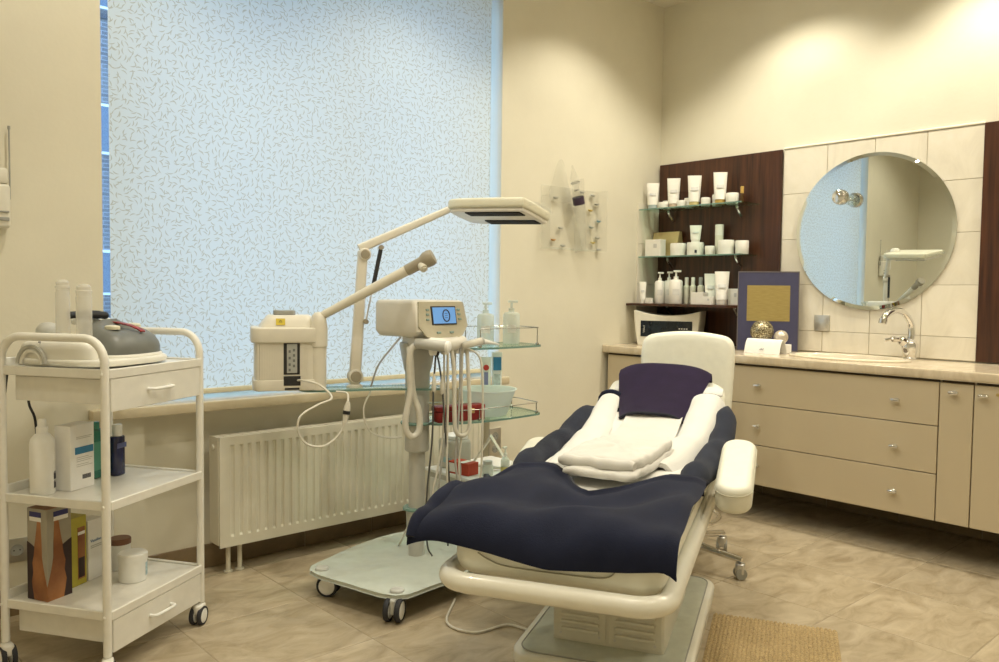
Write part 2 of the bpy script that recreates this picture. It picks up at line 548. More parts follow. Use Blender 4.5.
# blind: translucent fabric with scattered printed strokes
m, N, Lk, p = node_mat('blind_fabric')
N.remove(p)
tc = N.new('ShaderNodeTexCoord')
sep = N.new('ShaderNodeSeparateXYZ'); Lk.new(tc.outputs['Object'], sep.inputs['Vector'])
cmb = N.new('ShaderNodeCombineXYZ'); Lk.new(sep.outputs['X'], cmb.inputs['X']); Lk.new(sep.outputs['Z'], cmb.inputs['Y'])
def strokes(scale, off, hl, hw, curve):
    mp = N.new('ShaderNodeMapping'); mp.inputs['Location'].default_value = off; mp.inputs['Scale'].default_value = (scale, scale, 1)
    Lk.new(cmb.outputs['Vector'], mp.inputs['Vector'])
    vo = N.new('ShaderNodeTexVoronoi'); vo.voronoi_dimensions = '2D'; vo.inputs['Scale'].default_value = 1.0; vo.inputs['Randomness'].default_value = 0.72
    Lk.new(mp.outputs['Vector'], vo.inputs['Vector'])
    sb = N.new('ShaderNodeVectorMath'); sb.operation = 'SUBTRACT'
    Lk.new(mp.outputs['Vector'], sb.inputs[0]); Lk.new(vo.outputs['Position'], sb.inputs[1])
    sc = N.new('ShaderNodeSeparateColor'); Lk.new(vo.outputs['Color'], sc.inputs['Color'])
    an = N.new('ShaderNodeMath'); an.operation = 'MULTIPLY'; an.inputs[1].default_value = math.pi * 2
    Lk.new(sc.outputs['Red'], an.inputs[0])
    vr = N.new('ShaderNodeVectorRotate'); vr.rotation_type = 'Z_AXIS'
    Lk.new(sb.outputs['Vector'], vr.inputs['Vector']); Lk.new(an.outputs['Value'], vr.inputs['Angle'])
    s2 = N.new('ShaderNodeSeparateXYZ'); Lk.new(vr.outputs['Vector'], s2.inputs['Vector'])
    def mth(op, a, b):
        n = N.new('ShaderNodeMath'); n.operation = op
        for k, v in enumerate((a, b)):
            if v is None: continue
            if isinstance(v, (int, float)): n.inputs[k].default_value = v
            else: Lk.new(v, n.inputs[k])
        return n.outputs['Value']
    x2 = mth('MULTIPLY', s2.outputs['X'], s2.outputs['X'])
    yy = mth('ABSOLUTE', mth('SUBTRACT', s2.outputs['Y'], mth('SUBTRACT', mth('MULTIPLY', x2, curve), 0.03)), None)
    taper = mth('SUBTRACT', hw, mth('MULTIPLY', x2, hw / (hl * hl)))
    return mth('LESS_THAN', yy, taper)
s_all = N.new('ShaderNodeMath'); s_all.operation = 'MAXIMUM'
Lk.new(strokes(37.0, (0, 0, 0), 0.50, 0.075, 0.7), s_all.inputs[0])
Lk.new(strokes(33.0, (3.7, 1.3, 0), 0.42, 0.06, -0.6), s_all.inputs[1])
cm = N.new('ShaderNodeMix'); cm.data_type = 'RGBA'
cm.inputs['A'].default_value = (0.80, 0.82, 0.76, 1); cm.inputs['B'].default_value = (0.60, 0.565, 0.43, 1)
Lk.new(s_all.outputs['Value'], cm.inputs['Factor'])
df = N.new('ShaderNodeBsdfDiffuse'); tl = N.new('ShaderNodeBsdfTranslucent')
Lk.new(cm.outputs['Result'], df.inputs['Color']); Lk.new(cm.outputs['Result'], tl.inputs['Color'])
ms = N.new('ShaderNodeMixShader'); ms.inputs['Fac'].default_value = 0.36
Lk.new(df.outputs['BSDF'], ms.inputs[1]); Lk.new(tl.outputs['BSDF'], ms.inputs[2])
Lk.new(ms.outputs['Shader'], N['Material Output'].inputs['Surface'])
BLINDM = m
blind = thing('window_blind', 'pale translucent blind with scattered printed strokes hanging in the window', 'blind', (-2.41, 0.05, 0.735))
bm = B()
sheet(bm, lambda a, b: (-0.966 + 1.931 * a, 0.0, 0.021 + (2.86 - 0.756) * b), 8, 2)
obj('fabric', bm, BLINDM, blind, smooth=0)
bm = B(); b3(bm, -0.968, 0.967, -0.008, 0.008, 0.0, 0.022, 0.004, 2)
obj('bottom_bar', bm, mat('blind_bar', (0.70, 0.64, 0.46), 0.5), blind)
bm = B(); tube(bm, [(-0.968, 0.0, 2.10), (0.967, 0.0, 2.10)], 0.022, 12)
obj('roller', bm, WHITE_PL, blind)

# building across the street, seen through the slit beside the blind
m, N, Lk, p = node_mat('far_brick')
tc = N.new('ShaderNodeTexCoord'); sep = N.new('ShaderNodeSeparateXYZ'); Lk.new(tc.outputs['Object'], sep.inputs['Vector'])
cmb = N.new('ShaderNodeCombineXYZ'); Lk.new(sep.outputs['X'], cmb.inputs['X']); Lk.new(sep.outputs['Z'], cmb.inputs['Y'])
br = N.new('ShaderNodeTexBrick'); br.inputs['Scale'].default_value = 1.0
br.inputs['Brick Width'].default_value = 0.30; br.inputs['Row Height'].default_value = 0.09; br.inputs['Mortar Size'].default_value = 0.012
br.inputs['Color1'].default_value = (0.11, 0.10, 0.10, 1); br.inputs['Color2'].default_value = (0.16, 0.15, 0.145, 1); br.inputs['Mortar'].default_value = (0.27, 0.26, 0.26, 1)
Lk.new(cmb.outputs['Vector'], br.inputs['Vector']); Lk.new(br.outputs['Color'], p.inputs['Base Color'])
p.inputs['Roughness'].default_value = 0.85
bld = thing('brick_building', 'brick building across the street beyond the slit beside the blind', 'building', (2.0, 16.0, -0.5))
bm = B(); b3(bm, -8, 8, 0, 5, 0, 8.3)
obj('facade', bm, m, bld, smooth=0)
bm = B(); b3(bm, -8.1, 8.1, -0.12, 0, 8.18, 8.4); obj('cornice', bm, mat('far_stone', (0.42, 0.42, 0.44), 0.8), bld)
bm = B(); b3(bm, -8, 8, -0.04, 0, 7.55, 7.65); obj('ledge', bm, mat('far_dark_ledge', (0.06, 0.06, 0.07), 0.8), bld)
fg = mat('far_window_glass', (0.10, 0.13, 0.17), 0.12, var=0.1); fp = mat('far_window_frame', (0.75, 0.77, 0.8), 0.5)
for kx in range(-7, 8):
    for (z0, z1) in ((1.5, 2.5), (4.6, 5.7), (7.75, 8.05)):
        xx = kx * 1.0 - 0.78
        if abs(xx) > 7.4: continue
        bm = B(); b3(bm, xx - 0.28, xx + 0.28, -0.05, 0.0, z0, z1); w = obj('far_window', bm, fp, bld, smooth=0)
        bm = B(); b3(bm, xx - 0.23, xx + 0.23, -0.06, -0.05, z0 + 0.06, z1 - 0.06); obj('pane', bm, fg, w, smooth=0)
bm = B(); b3(bm, -20, 20, 0.6, 40, -0.7, -0.5)
tag(obj('street_ground', bm, mat('asphalt', (0.12, 0.12, 0.12), 0.9), smooth=0), kind='structure')

# wall tiles behind the washbasin (single tiles on a grout bed), and the strip on the window wall
TW, TH = 0.2585, 0.2575
bm = B(); b3(bm, -0.004, 0.0, -1.905, -0.87, 0.86, 2.006)
bed = obj('grout_bed', bm, WGROUT, wall_vanity, smooth=0)
for r_ in range(5):
    z1 = 2.006 - r_ * TH; z0 = max(z1 - TH, 0.862)
    first = None
    for c in range(4):
        y1 = -0.87 - c * TW
        if first is None:
            b = B(); box(b, (0, 0, 0), (0.009, TW - 0.003, z1 - z0 - 0.003), 0.0012, 1)
            first = obj('wall_tile', b, WALL_T, wall_vanity, (-0.0045, y1 - TW / 2, (z0 + z1) / 2), 0)
        else: share(first, wall_vanity, (-0.0045, y1 - TW / 2, (z0 + z1) / 2))
wall_window = bpy.data.objects['wall_window']
for r_ in range(1, 5):
    z1 = 2.006 - r_ * TH; z0 = max(z1 - TH, 0.862)
    b = B(); box(b, (0, 0, 0), (0.232, 0.007, z1 - z0 - 0.003), 0.0012, 1)
    obj('wall_tile', b, WALL_T, wall_window, (-0.118, -0.0035, (z0 + z1) / 2), 0)
bm = B(); b3(bm, -0.014, 0.0, -1.905, -0.87, 2.006, 2.018, 0.003, 1)
tag(obj('trim_2', bm, mat('tile_edge_trim', (0.85, 0.80, 0.66), 0.5)), kind='structure')

# recessed spotlight fittings
EMIT = bpy.data.materials.new('lamp_glow'); EMIT.use_nodes = True
_p = EMIT.node_tree.nodes['Principled BSDF']; _p.inputs['Emission Color'].default_value = (*WARM, 1); _p.inputs['Emission Strength'].default_value = 18
first = None
for i, (x, y, w_, c_) in enumerate(SPOTS):
    if first is None:
        first = thing('ceiling_spotlight', 'small round recessed spotlight in the ceiling', 'ceiling light', (x, y, CEIL), 0, 'recessed ceiling spotlights')
        b = B(); lathe(b, [(0.052, -0.001), (0.052, -0.008), (0.046, -0.011), (0.040, -0.008), (0.040, -0.001)], n=20); obj('trim_ring', b, CHROME, first)
        b = B(); lathe(b, [(0.038, -0.0005), (0.038, -0.004), (0.02, -0.006)], n=20); obj('bulb', b, EMIT, first)
    else: dup(first, (x, y, CEIL), 0)

# ================================================================== radiator
RADM = mat('radiator_enamel', (0.72, 0.68, 0.56), 0.38, var=0.02)
rad = thing('radiator', 'wide ribbed cream panel radiator under the window sill', 'radiator', (-3.015, -0.045, 0.0))
RW, RZ0, RZ1 = 1.40, 0.118, 0.570
def rib_x(n=37, pitch=0.0366, start=0.055):
    return [start + i * pitch for i in range(n)]
bm = B()
# front plate with pressed vertical channels
prof = [(0.0, 0.0), (0.035, 0.0)]
for xr_ in rib_x():
    prof += [(xr_ - 0.010, 0.0), (xr_ - 0.005, -0.007), (xr_ + 0.005, -0.007), (xr_ + 0.010, 0.0)]
prof += [(RW, 0.0)]
zs = [(RZ0, 0), (RZ0 + 0.040, 0), (RZ0 + 0.050, 1), (RZ1 - 0.040, 1), (RZ1 - 0.033, 0), (RZ1, 0)]
grid = [[bm.verts.new((x, -0.058 - d * k * 0.8, z)) for (x, d) in prof] for (z, k) in zs]
for i in range(len(zs) - 1):
    for j in range(len(prof) - 1):
        bm.faces.new((grid[i][j], grid[i][j + 1], grid[i + 1][j + 1], grid[i + 1][j]))
b3(bm, 0, RW, -0.0575, -0.048, RZ0, RZ0 + 0.01); b3(bm, 0, RW, -0.0575, -0.048, RZ1 - 0.01, RZ1)
b3(bm, 0.0, 0.006, -0.0578, -0.048, RZ0, RZ1)
obj('front_panel', bm, RADM, rad, smooth=25)
bm = B(); b3(bm, 0.0, RW, 0.018, 0.03, RZ0 + 0.01, RZ1 - 0.02, 0.003, 1)
obj('back_panel', bm, RADM, rad)
bm = B(); b3(bm, -0.004, 0.0, -0.05, 0.035, RZ0 + 0.01, RZ1, 0.001, 1)
sp = obj('side_cover', bm, RADM, rad)
bm = B(); lathe(bm, [(0.012, 0), (0.012, 0.006), (0.006, 0.008)], (-0.004, -0.005, RZ1 - 0.045), 14, RY(-90)); obj('plug', bm, RADM, sp)
share(sp, rad, (RW + 0.004, 0, 0))
bm = B(); b3(bm, 0, RW, -0.047, 0.03, RZ1 - 0.008, RZ1 - 0.002)
for i in range(34): b3(bm, 0.03 + i * 0.04, 0.05 + i * 0.04, -0.04, 0.022, RZ1 - 0.0015, RZ1 - 0.0005)
obj('top_grille', bm, RADM, rad, smooth=0)
b0 = None
for x in (0.055, 0.105):
    bm = B(); tube(bm, [(x, -0.01, 0.0), (x, -0.01, RZ0 + 0.02)], 0.0095, 10); tube(bm, [(x, -0.01, 0.0), (x, -0.01, 0.006)], 0.018, 12)
    obj('pipe', bm, RADM, rad)

# ================================================================== dark wood panels
def wood(name, c0, c1, rough=0.3):
    m, N, Lk, p = node_mat(name)
    tc = N.new('ShaderNodeTexCoord'); mp = N.new('ShaderNodeMapping'); mp.inputs['Scale'].default_value = (8, 22, 1.2)
    Lk.new(tc.outputs['Object'], mp.inputs['Vector'])
    n1 = N.new('ShaderNodeTexNoise'); n1.inputs['Scale'].default_value = 2.0; n1.inputs['Detail'].default_value = 8; n1.inputs['Distortion'].default_value = 0.6
    Lk.new(mp.outputs['Vector'], n1.inputs['Vector'])
    cr = N.new('ShaderNodeValToRGB'); cr.color_ramp.elements[0].position = 0.3; cr.color_ramp.elements[1].position = 0.72
    cr.color_ramp.elements[0].color = (*c0, 1); cr.color_ramp.elements[1].color = (*c1, 1)
    Lk.new(n1.outputs['Fac'], cr.inputs['Fac']); Lk.new(cr.outputs['Color'], p.inputs['Base Color'])
    p.inputs['Roughness'].default_value = rough
    return m
WENGE = wood('wenge_wood', (0.024, 0.0075, 0.003), (0.090, 0.029, 0.011), 0.38)
bm = B(); b3(bm, -0.026, -0.0095, -0.868, -0.012, 0.862, 2.006, 0.002, 1)
tag(obj('wood_panel', bm, WENGE), 'dark brown wood wall panel behind the cosmetic shelves', 'panel')
bm = B(); b3(bm, -0.026, -0.0095, -2.72, -1.907, 0.862, 2.008, 0.002, 1)
tag(obj('wood_panel', bm, WENGE), 'dark brown wood wall panel beyond the round mirror and tiles', 'panel')

# ================================================================== vanity cabinets and worktop
CABM = mat('cabinet_lacquer', (0.56, 0.475, 0.33), 0.32, var=0.02, vscale=4)
CABIN = mat('cabinet_side', (0.40, 0.33, 0.22), 0.5, var=0.04)
GAPM = mat('cabinet_gap', (0.10, 0.07, 0.04), 0.7)
ZB, ZT = 0.178, 0.812
def knob(parent, loc):
    b = B()
    lathe(b, [(0.009, 0), (0.009, 0.003), (0.005, 0.006), (0.005, 0.014)], (0, 0, 0), 14, RY(-90))
    lathe(b, [(0.001, -0.006), (0.006, -0.006), (0.0075, -0.002), (0.0075, 0.002), (0.006, 0.006), (0.001, 0.006)], (-0.020, 0, 0), 14, Matrix.Scale(1.25, 4) @ RX(90) @ Matrix.Scale(2.5, 4, (0, 0, 1)))
    return obj('knob', b, CHROME, parent, loc)
def front(parent, name, ya, yb, za, zb, knobs):
    b = B(); b3(b, -0.533, -0.515, yb + 0.002, ya - 0.002, za + 0.002, zb - 0.002, 0.0015, 1)
    f = obj(name, b, CABM, parent)
    for (yk, zk) in knobs: knob(f, (-0.533, yk, zk))
    return f
def carcass(name, label, ya, yb):
    t = thing(name, label, 'cabinet')
    b = B(); b3(b, -0.513, -0.012, yb, ya, ZB, ZT - 0.004)
    obj('carcass', b, GAPM, t, smooth=0)
    for (y_a, y_b) in ((yb, yb + 0.004), (ya - 0.004, ya)):
        b = B(); b3(b, -0.5135, -0.0125, y_a, y_b, ZB + 0.001, ZT - 0.004)
        obj('side_panel', b, CABIN, t, smooth=0)
    return t
t = carcass('wall_cabinet', 'beige wall-hung cabinet between the window wall and the drawer unit', -0.02, -0.873)
front(t, 'door', -0.03, -0.45, ZB, ZT - 0.012, [(-0.40, 0.74)]); front(t, 'door', -0.45, -0.873, ZB, ZT - 0.012, [(-0.50, 0.74)])
t = carcass('drawer_unit', 'beige wall-hung unit of three wide drawers below the washbasin', -0.874, -1.926)
for za, zb in ((0.602, 0.800), (0.388, 0.602), (ZB, 0.388)):
    zk = {0.602: 0.702, 0.388: 0.489, ZB: 0.281}[za]
    front(t, 'drawer', -0.874, -1.926, za, zb, [(-1.055, zk), (-1.747, zk)])
t = carcass('narrow_cabinet', 'narrow beige pull-out cabinet right beside the three drawers', -1.927, -2.064)
front(t, 'door', -1.927, -2.064, ZB, 0.800, [(-1.989, 0.758)])
t = carcass('wall_cabinet', 'beige wall-hung cabinet beyond the narrow pull-out door', -2.065, -2.70)
d_ = front(t, 'door', -2.065, -2.38, ZB, 0.800, [(-2.106, 0.757)]); front(t, 'door', -2.38, -2.70, ZB, 0.800, [(-2.66, 0.757)])
bm = B(); lathe(bm, [(0.007, 0), (0.007, 0.002), (0.001, 0.003)], (-0.533, -2.155, 0.765), 12, RY(-90)); obj('lock', bm, BRASS, d_)

# worktop with oval cut-out
BCX, BCY, BAX, BAY = -0.285, -1.40, 0.165, 0.275
top = thing('worktop', 'long beige marble worktop over the vanity cabinets', 'worktop', (0, 0, ZT))
bm = B()
NS = 72
X0, X1, Y0, Y1 = -0.553, -0.010, -2.72, -0.003
def ell(k, s=1.0): a = 2 * math.pi * k / NS; return (BCX + BAX * s * math.cos(a), BCY + BAY * s * math.sin(a))
def outer(k):
    a = 2 * math.pi * k / NS; dx, dy = BAX * math.cos(a), BAY * math.sin(a)
    s = 1e9
    if dx > 1e-9: s = min(s, (X1 - BCX) / dx)
    if dx < -1e-9: s = min(s, (X0 - BCX) / dx)
    if dy > 1e-9: s = min(s, (BCY + 0.45 - BCY) / dy)
    if dy < -1e-9: s = min(s, -0.45 / dy)
    return (BCX + dx * s, BCY + dy * s)
rings = [[(*ell(k), 0.0) for k in range(NS)], [(*ell(k), 0.044) for k in range(NS)]]
ou = [outer(k) for k in range(NS)]
rings += [[(*p_, 0.044) for p_ in ou], [(*p_, 0.0) for p_ in ou]]
loft(bm, rings, False, True)
b3(bm, X0, X1, BCY + 0.45, Y1, 0, 0.044); b3(bm, X0, X1, Y0, BCY - 0.45, 0, 0.044)
b3(bm, X0 - 0.004, X0 + 0.012, Y0, Y1, 0.003, 0.0435, 0.006, 3)
obj('slab', bm, MARBLE, top, smooth=30)
ZC = ZT + 0.044
basin = thing('washbasin', 'oval cream washbasin set into the marble worktop below the mirror', 'sink', (BCX, BCY, ZC))
BAS = mat('basin_ceramic', (0.80, 0.71, 0.55), 0.2, var=0.03, coat=0.3)
bm = B()
rings = []
for (s, z) in ((0.985, 0.001), (1.10, 0.001), (1.10, 0.007), (1.06, 0.012), (1.0, 0.011), (0.965, 0.002), (0.93, -0.03), (0.80, -0.09), (0.5, -0.125), (0.08, -0.13)):
    rings.append([(BAX * s * math.cos(2 * math.pi * k / NS), BAY * s * math.sin(2 * math.pi * k / NS), z) for k in range(NS)])
loft(bm, rings, False); bm.faces.new([bm.verts[len(bm.verts) - NS + k] for k in range(NS)]) if False else None
obj('bowl', bm, BAS, basin)
bm = B(); lathe(bm, [(0.001, -0.128), (0.028, -0.128), (0.028, -0.122), (0.012, -0.121)], n=20); obj('drain', bm, CHROME, basin)

# tap
tap = thing('faucet', 'chrome single-lever faucet with arched spout on the marble worktop', 'faucet', (-0.075, -1.62, ZC))
bm = B()
lathe(bm, [(0.033, 0), (0.033, 0.006), (0.028, 0.012), (0.030, 0.03), (0.035, 0.055), (0.036, 0.078), (0.028, 0.094), (0.014, 0.102)], n=24)
obj('body', bm, CHROME, tap)
bm = B()
tube(bm, spline([(-0.005, 0.0, 0.075), (0.008, -0.004, 0.13), (0.0, 0.0, 0.185), (-0.05, 0.012, 0.235), (-0.11, 0.028, 0.248), (-0.165, 0.042, 0.225), (-0.185, 0.047, 0.195)], 6), [0.0155] * 31 + [0.0145] * 6, 14)
tube(bm, [(-0.183, 0.0465, 0.205), (-0.188, 0.048, 0.183)], 0.0185, 14)
obj('spout', bm, CHROME, tap)
bm = B()
tube(bm, spline([(-0.005, 0.005, 0.07), (-0.035, 0.028, 0.098), (-0.07, 0.052, 0.102), (-0.10, 0.072, 0.096)], 5), [0.022] * 6 + [0.015] * 5 + [0.008] * 5, 10)
obj('lever', bm, CHROME, tap)
tap.scale = (1.1, 1.1, 1.0)

# round mirror, slightly out of parallel with the wall
MIRM = mat('mirror_silver', (0.80, 0.84, 0.82), 0.0, metal=1.0, var=0.0, spec=0.5)
mir = thing('round_mirror', 'large round mirror on the cream tiled wall above the washbasin', 'mirror', (-0.018, -1.385, 1.515))
mir.rotation_euler = (0, 0, R(0.85))
bm = B(); lathe(bm, [(0.394, 0.0), (0.394, 0.0055)], (0, 0, 0), 96, RY(-90)); obj('mirror_glass', bm, MIRM, mir, smooth=20)
bm = B(); lathe(bm, [(0.414, 0.0), (0.414, 0.0035), (0.394, 0.0056)], (0, 0, 0), 96, RY(-90), caps=False); obj('bevelled_rim', bm, MIRM, mir, smooth=20)
bm = B(); lathe(bm, [(0.40, -0.002), (0.40, -0.0005)], (0, 0, 0), 64, RY(-90)); obj('backing', bm, LGREY_PL, mir)
lampm = thing('mirror_lamp', 'small chrome lamp with glass crystals mounted on the round mirror', 'lamp', (-0.024, -1.258, 1.690))
CRY = glass_mat('crystal', (0.97, 0.98, 0.95), 0.13, haze=0.10)
bm = B(); lathe(bm, [(0.012, 0.068), (0.036, 0.070), (0.040, 0.078), (0.040, 0.108), (0.034, 0.118), (0.02, 0.124), (0.002, 0.126)], (0, 0, 0), 28, RY(-86)); obj('cap', bm, CHROME, lampm)
bm = B(); tube(bm, [(0, 0, 0), (-0.075, 0, 0.005)], 0.005, 8); lathe(bm, [(0.016, 0), (0.016, 0.004)], (0, 0, 0), 16, RY(-90)); obj('stem', bm, CHROME, lampm)
for k in range(7):
    a = 2 * math.pi * k / 7
    b = B(); bmesh.ops.create_icosphere(b, subdivisions=1, radius=0.0125, matrix=Matrix.Translation((-0.025 - 0.03 * (k % 2), 0.018 * math.cos(a), 0.018 * math.sin(a))) @ Matrix.Scale(1.3, 4, (1, 0, 0)))
    obj('crystal', b, CRY, lampm, smooth=0)

# switch and sockets
def switch_plate(name, label, loc, rz, sw=0.088, sh=0.088, socket=False, rows=1):
    t = thing(name, label, 'socket' if socket else 'switch', loc, rz)
    b = B(); box(b, (0, -0.004, 0), (sw, 0.008, sh), 0.003, 2); obj('plate', b, ALU, t)
    for r_ in range(rows):
        zc = (r_ - (rows - 1) / 2) * 0.07
        if socket:
            b = B(); lathe(b, [(0.021, 0.0), (0.021, 0.002), (0.018, 0.002), (0.018, -0.0005)], (0, -0.008, zc), 20, RX(90), caps=False)
            lathe(b, [(0.019, 0.0), (0.019, 0.0008)], (0, -0.008, zc), 20, RX(90)); obj('socket_cup', b, GREY_PL, t)
            b = B()
            for dx in (-0.0095, 0.0095): lathe(b, [(0.0026, 0.0), (0.0026, 0.0016)], (dx, -0.0082, zc), 8, RX(90))
            obj('hole', b, BLACK_PL, t)
        else:
            b = B(); box(b, (0, -0.0085, zc), (sw * 0.62, 0.005, sh * 0.66), 0.002, 2); obj('rocker', b, ALU, t)
    return t
switch_plate('light_switch', 'square grey metal switch plate on the wall tiles beside the mirror', (-0.0095, -1.128, 1.022), R(-90))
switch_plate('wall_socket', 'grey metal double socket on the window wall beyond the glass shelves', (-1.435, 0, 0.355), 0, 0.085, 0.155, True, 2)
switch_plate('wall_socket', 'grey socket low on the wall behind the white trolley', (-3.715, 0, 0.235), 0, 0.085, 0.085, True)

# radiator-side clear conduit line and wall phone with aerial
ph = thing('wall_phone', 'white wall-mounted phone with a thin aerial at the wall beside the window', 'phone', (-3.80, 0.0, 1.37))
bm = B(); slab(bm, rrect(0.155, 0.05, 0.02, 4, 0, -0.026), 0.0, 0.15, 0.012); obj('base', bm, CREAM_PL, ph)
bm = B(); slab(bm, rrect(0.062, 0.045, 0.02, 4, -0.035, -0.05), 0.06, 0.245, 0.012); obj('handset', bm, WHITE_PL, ph)
bm = B(); box(bm, (0.03, -0.053, 0.055), (0.08, 0.006, 0.006), 0.002); box(bm, (0.03, -0.053, 0.03), (0.08, 0.006, 0.012), 0.002); obj('key_row', bm, GREY_PL, ph)
bm = B(); b3(bm, -0.02, 0.07, -0.048, -0.01, 0.15, 0.205, 0.01); obj('cradle', bm, CREAM_PL, ph)
bm = B(); tube(bm, [(0.079, -0.02, 0.10), (0.079, -0.02, 0.345)], 0.0028, 8); lathe(bm, [(0.0045, 0), (0.0045, 0.012)], (0.079, -0.02, 0.34), 8); box(bm, (0.0755, -0.02, 0.12), (0.01, 0.012, 0.03)); obj('aerial', bm, GREY_PL, ph)

# ================================================================== white trolley
TRX, TRY, TRA = -3.627, -0.729, math.atan2(0.541, 0.841)
def TL(a, b, z=0.0):
    return (TRX + a * math.cos(TRA) - b * math.sin(TRA), TRY + a * math.sin(TRA) + b * math.cos(TRA), z)
TWD, TDP = 0.45, 0.375
tro = thing('trolley', 'white tubular steel trolley with three shelves and two drawers on castors', 'trolley', (TRX, TRY, 0), TRA)
for x in (0.0, TWD):
    pts = [(x, 0, 0.075), (x, 0, 0.30), (x, 0, 0.60), (x, 0, 0.945)]
    for k in range(1, 8):
        a = R(90 * k / 7); pts.append((x, 0.07 - 0.07 * math.cos(a), 0.945 + 0.075 * math.sin(a)))
    for k in range(0, 8):
        a = R(90 - 90 * k / 7); pts.append((x, TDP - 0.07 + 0.07 * math.cos(a), 0.945 + 0.075 * math.sin(a)))
    pts += [(x, TDP, 0.60), (x, TDP, 0.30), (x, TDP, 0.075)]
    bm = B(); tube(bm, pts, 0.0125, 12); obj('side_frame', bm, WHITE_STEEL, tro, smooth=50)
def tro_shelf(z):
    b = B()
    b3(b, 0.010, TWD - 0.010, -0.006, TDP + 0.004, z - 0.026, z - 0.006)
    b3(b, 0.006, TWD - 0.006, -0.012, -0.003, z - 0.028, z, 0.002, 1)
    b3(b, 0.006, TWD - 0.006, TDP - 0.002, TDP + 0.008, z - 0.028, z + 0.022, 0.002, 1)
    b3(b, -0.004, 0.008, 0.008, TDP - 0.008, z - 0.028, z, 0.002, 1)
    b3(b, TWD - 0.008, TWD + 0.004, 0.008, TDP - 0.008, z - 0.028, z, 0.002, 1)
    return b
for z in (0.930, 0.538, 0.208):
    s_ = obj('shelf', tro_shelf(z), WHITE_STEEL, tro)
    for (sx, x) in ((-1, 0.0), (1, TWD)):
        for y in (0.0, TDP):
            b = B(); lathe(b, [(0.0055, 0), (0.005, 0.0025), (0.002, 0.004)], (x + sx * 0.0125, y, z - 0.014), 10, RY(90 * sx)); obj('bolt', b, WHITE_STEEL, s_)
def tro_drawer(z1, h):
    b = B(); b3(b, 0.03, TWD - 0.03, 0.014, TDP - 0.02, z1 - h + 0.018, z1 - 0.006, 0.002, 1)
    d = obj('drawer', b, WHITE_STEEL, tro)
    b = B(); b3(b, 0.014, TWD - 0.014, -0.010, 0.006, z1 - h, z1 - 0.002, 0.002, 1); obj('drawer_front', b, WHITE_STEEL, d)
    b = B(); zc = z1 - h * 0.48
    tube(b, spline([(0.175, -0.008, zc), (0.177, -0.026, zc), (0.19, -0.032, zc), (0.225, -0.033, zc), (0.26, -0.032, zc), (0.273, -0.026, zc), (0.275, -0.008, zc)], 4), 0.0055, 8)
    obj('handle', b, WHITE_PL, d)
tro_drawer(0.903, 0.100); tro_drawer(0.180, 0.100)
def castor_parts(parent, loc, rz, r=0.032, twin=True):
    cm = Matrix.Translation(Vector(loc)) @ RZ(rz)
    b = B()
    tube(b, [cm @ Vector((0, 0, 0.075)), cm @ Vector((0, 0, 2 * r - 0.004))], 0.009, 10)
    slab(b, rrect(0.055, 0.034, 0.016, 4, -0.012, 0), r + 0.004, 2 * r + 0.006, 0.006, cm)
    f = obj('castor', b, WHITE_STEEL, parent)
    for s in ((-1, 1) if twin else (1,)):
        b = B()
        lathe(b, [(r - 0.007, -0.007), (r - 0.001, -0.007), (r, -0.004), (r, 0.004), (r - 0.001, 0.007), (r - 0.007, 0.007)], (0, 0, 0), 24, cm @ Matrix.Translation((-0.018, s * 0.014, r)) @ RX(90), caps=False)
        obj('tyre', b, RUBBER, f)
        b = B(); lathe(b, [(0.002, -0.009), (r * 0.6, -0.008), (r - 0.0065, -0.006), (r - 0.0065, 0.006), (r * 0.6, 0.008), (0.002, 0.009)], (0, 0, 0), 24, cm @ Matrix.Translation((-0.018, s * 0.014, r)) @ RX(90))
        obj('hub', b, WHITE_PL, f)
for (x, y, a) in ((0, 0, 40), (TWD, 0, 10), (0, TDP, 60), (TWD, TDP, -20)):
    castor_parts(tro, (x, y, 0), a)

# device on top of the trolley
zt = 0.930
dev = thing('facial_device', 'white beauty device with grey domed console and red strip on trolley top', 'device', TL(0.0, 0.0, zt), TRA)
DEVW = mat('device_white', (0.80, 0.78, 0.70), 0.35, var=0.02)
DEVG = mat('device_grey', (0.16, 0.165, 0.15), 0.42, var=0.06)
base_o = [(0.405, 0.20), (0.385, 0.27), (0.33, 0.325), (0.25, 0.35), (0.12, 0.352), (0.05, 0.345), (0.02, 0.335), (0.018, 0.235), (0.02, 0.13), (0.04, 0.07), (0.09, 0.035), (0.18, 0.022), (0.28, 0.028), (0.35, 0.055), (0.39, 0.11)]
bo = [(p.x, p.y) for p in spline([(x, y, 0) for x, y in base_o], 3, True)]
bm = B(); slab(bm, bo, 0.0, 0.022, 0.008); obj('base', bm, DEVW, dev)
bm = B()
body = [(0.19, 0.34), (0.045, 0.34), (0.025, 0.30), (0.022, 0.20), (0.030, 0.11), (0.055, 0.085), (0.085, 0.10), (0.12, 0.19), (0.18, 0.27)]
bo2 = [(p.x, p.y) for p in spline([(x, y, 0) for x, y in body], 3, True)]
cx_, cy_ = 0.09, 0.22
rings = []
for (s, z) in ((1.0, 0.02), (1.0, 0.05), (0.97, 0.062), (0.88, 0.072), (0.70, 0.078), (0.2, 0.080)):
    rings.append([(cx_ + (x - cx_) * s, cy_ + (y - cy_) * s, z + 0.02 * max(0, 0.22 - y)) for (x, y) in bo2])
loft(bm, rings); obj('body', bm, DEVW, dev, smooth=60)
bm = B()   # arched end with grey rim
arc = [(0.012, 0.275 + 0.05 * math.cos(R(k * 15)), 0.008 + 0.052 * math.sin(R(k * 15))) for k in range(13)]
tube(bm, arc, 0.006, 8); obj('arch_rim', bm, LGREY_PL, dev)
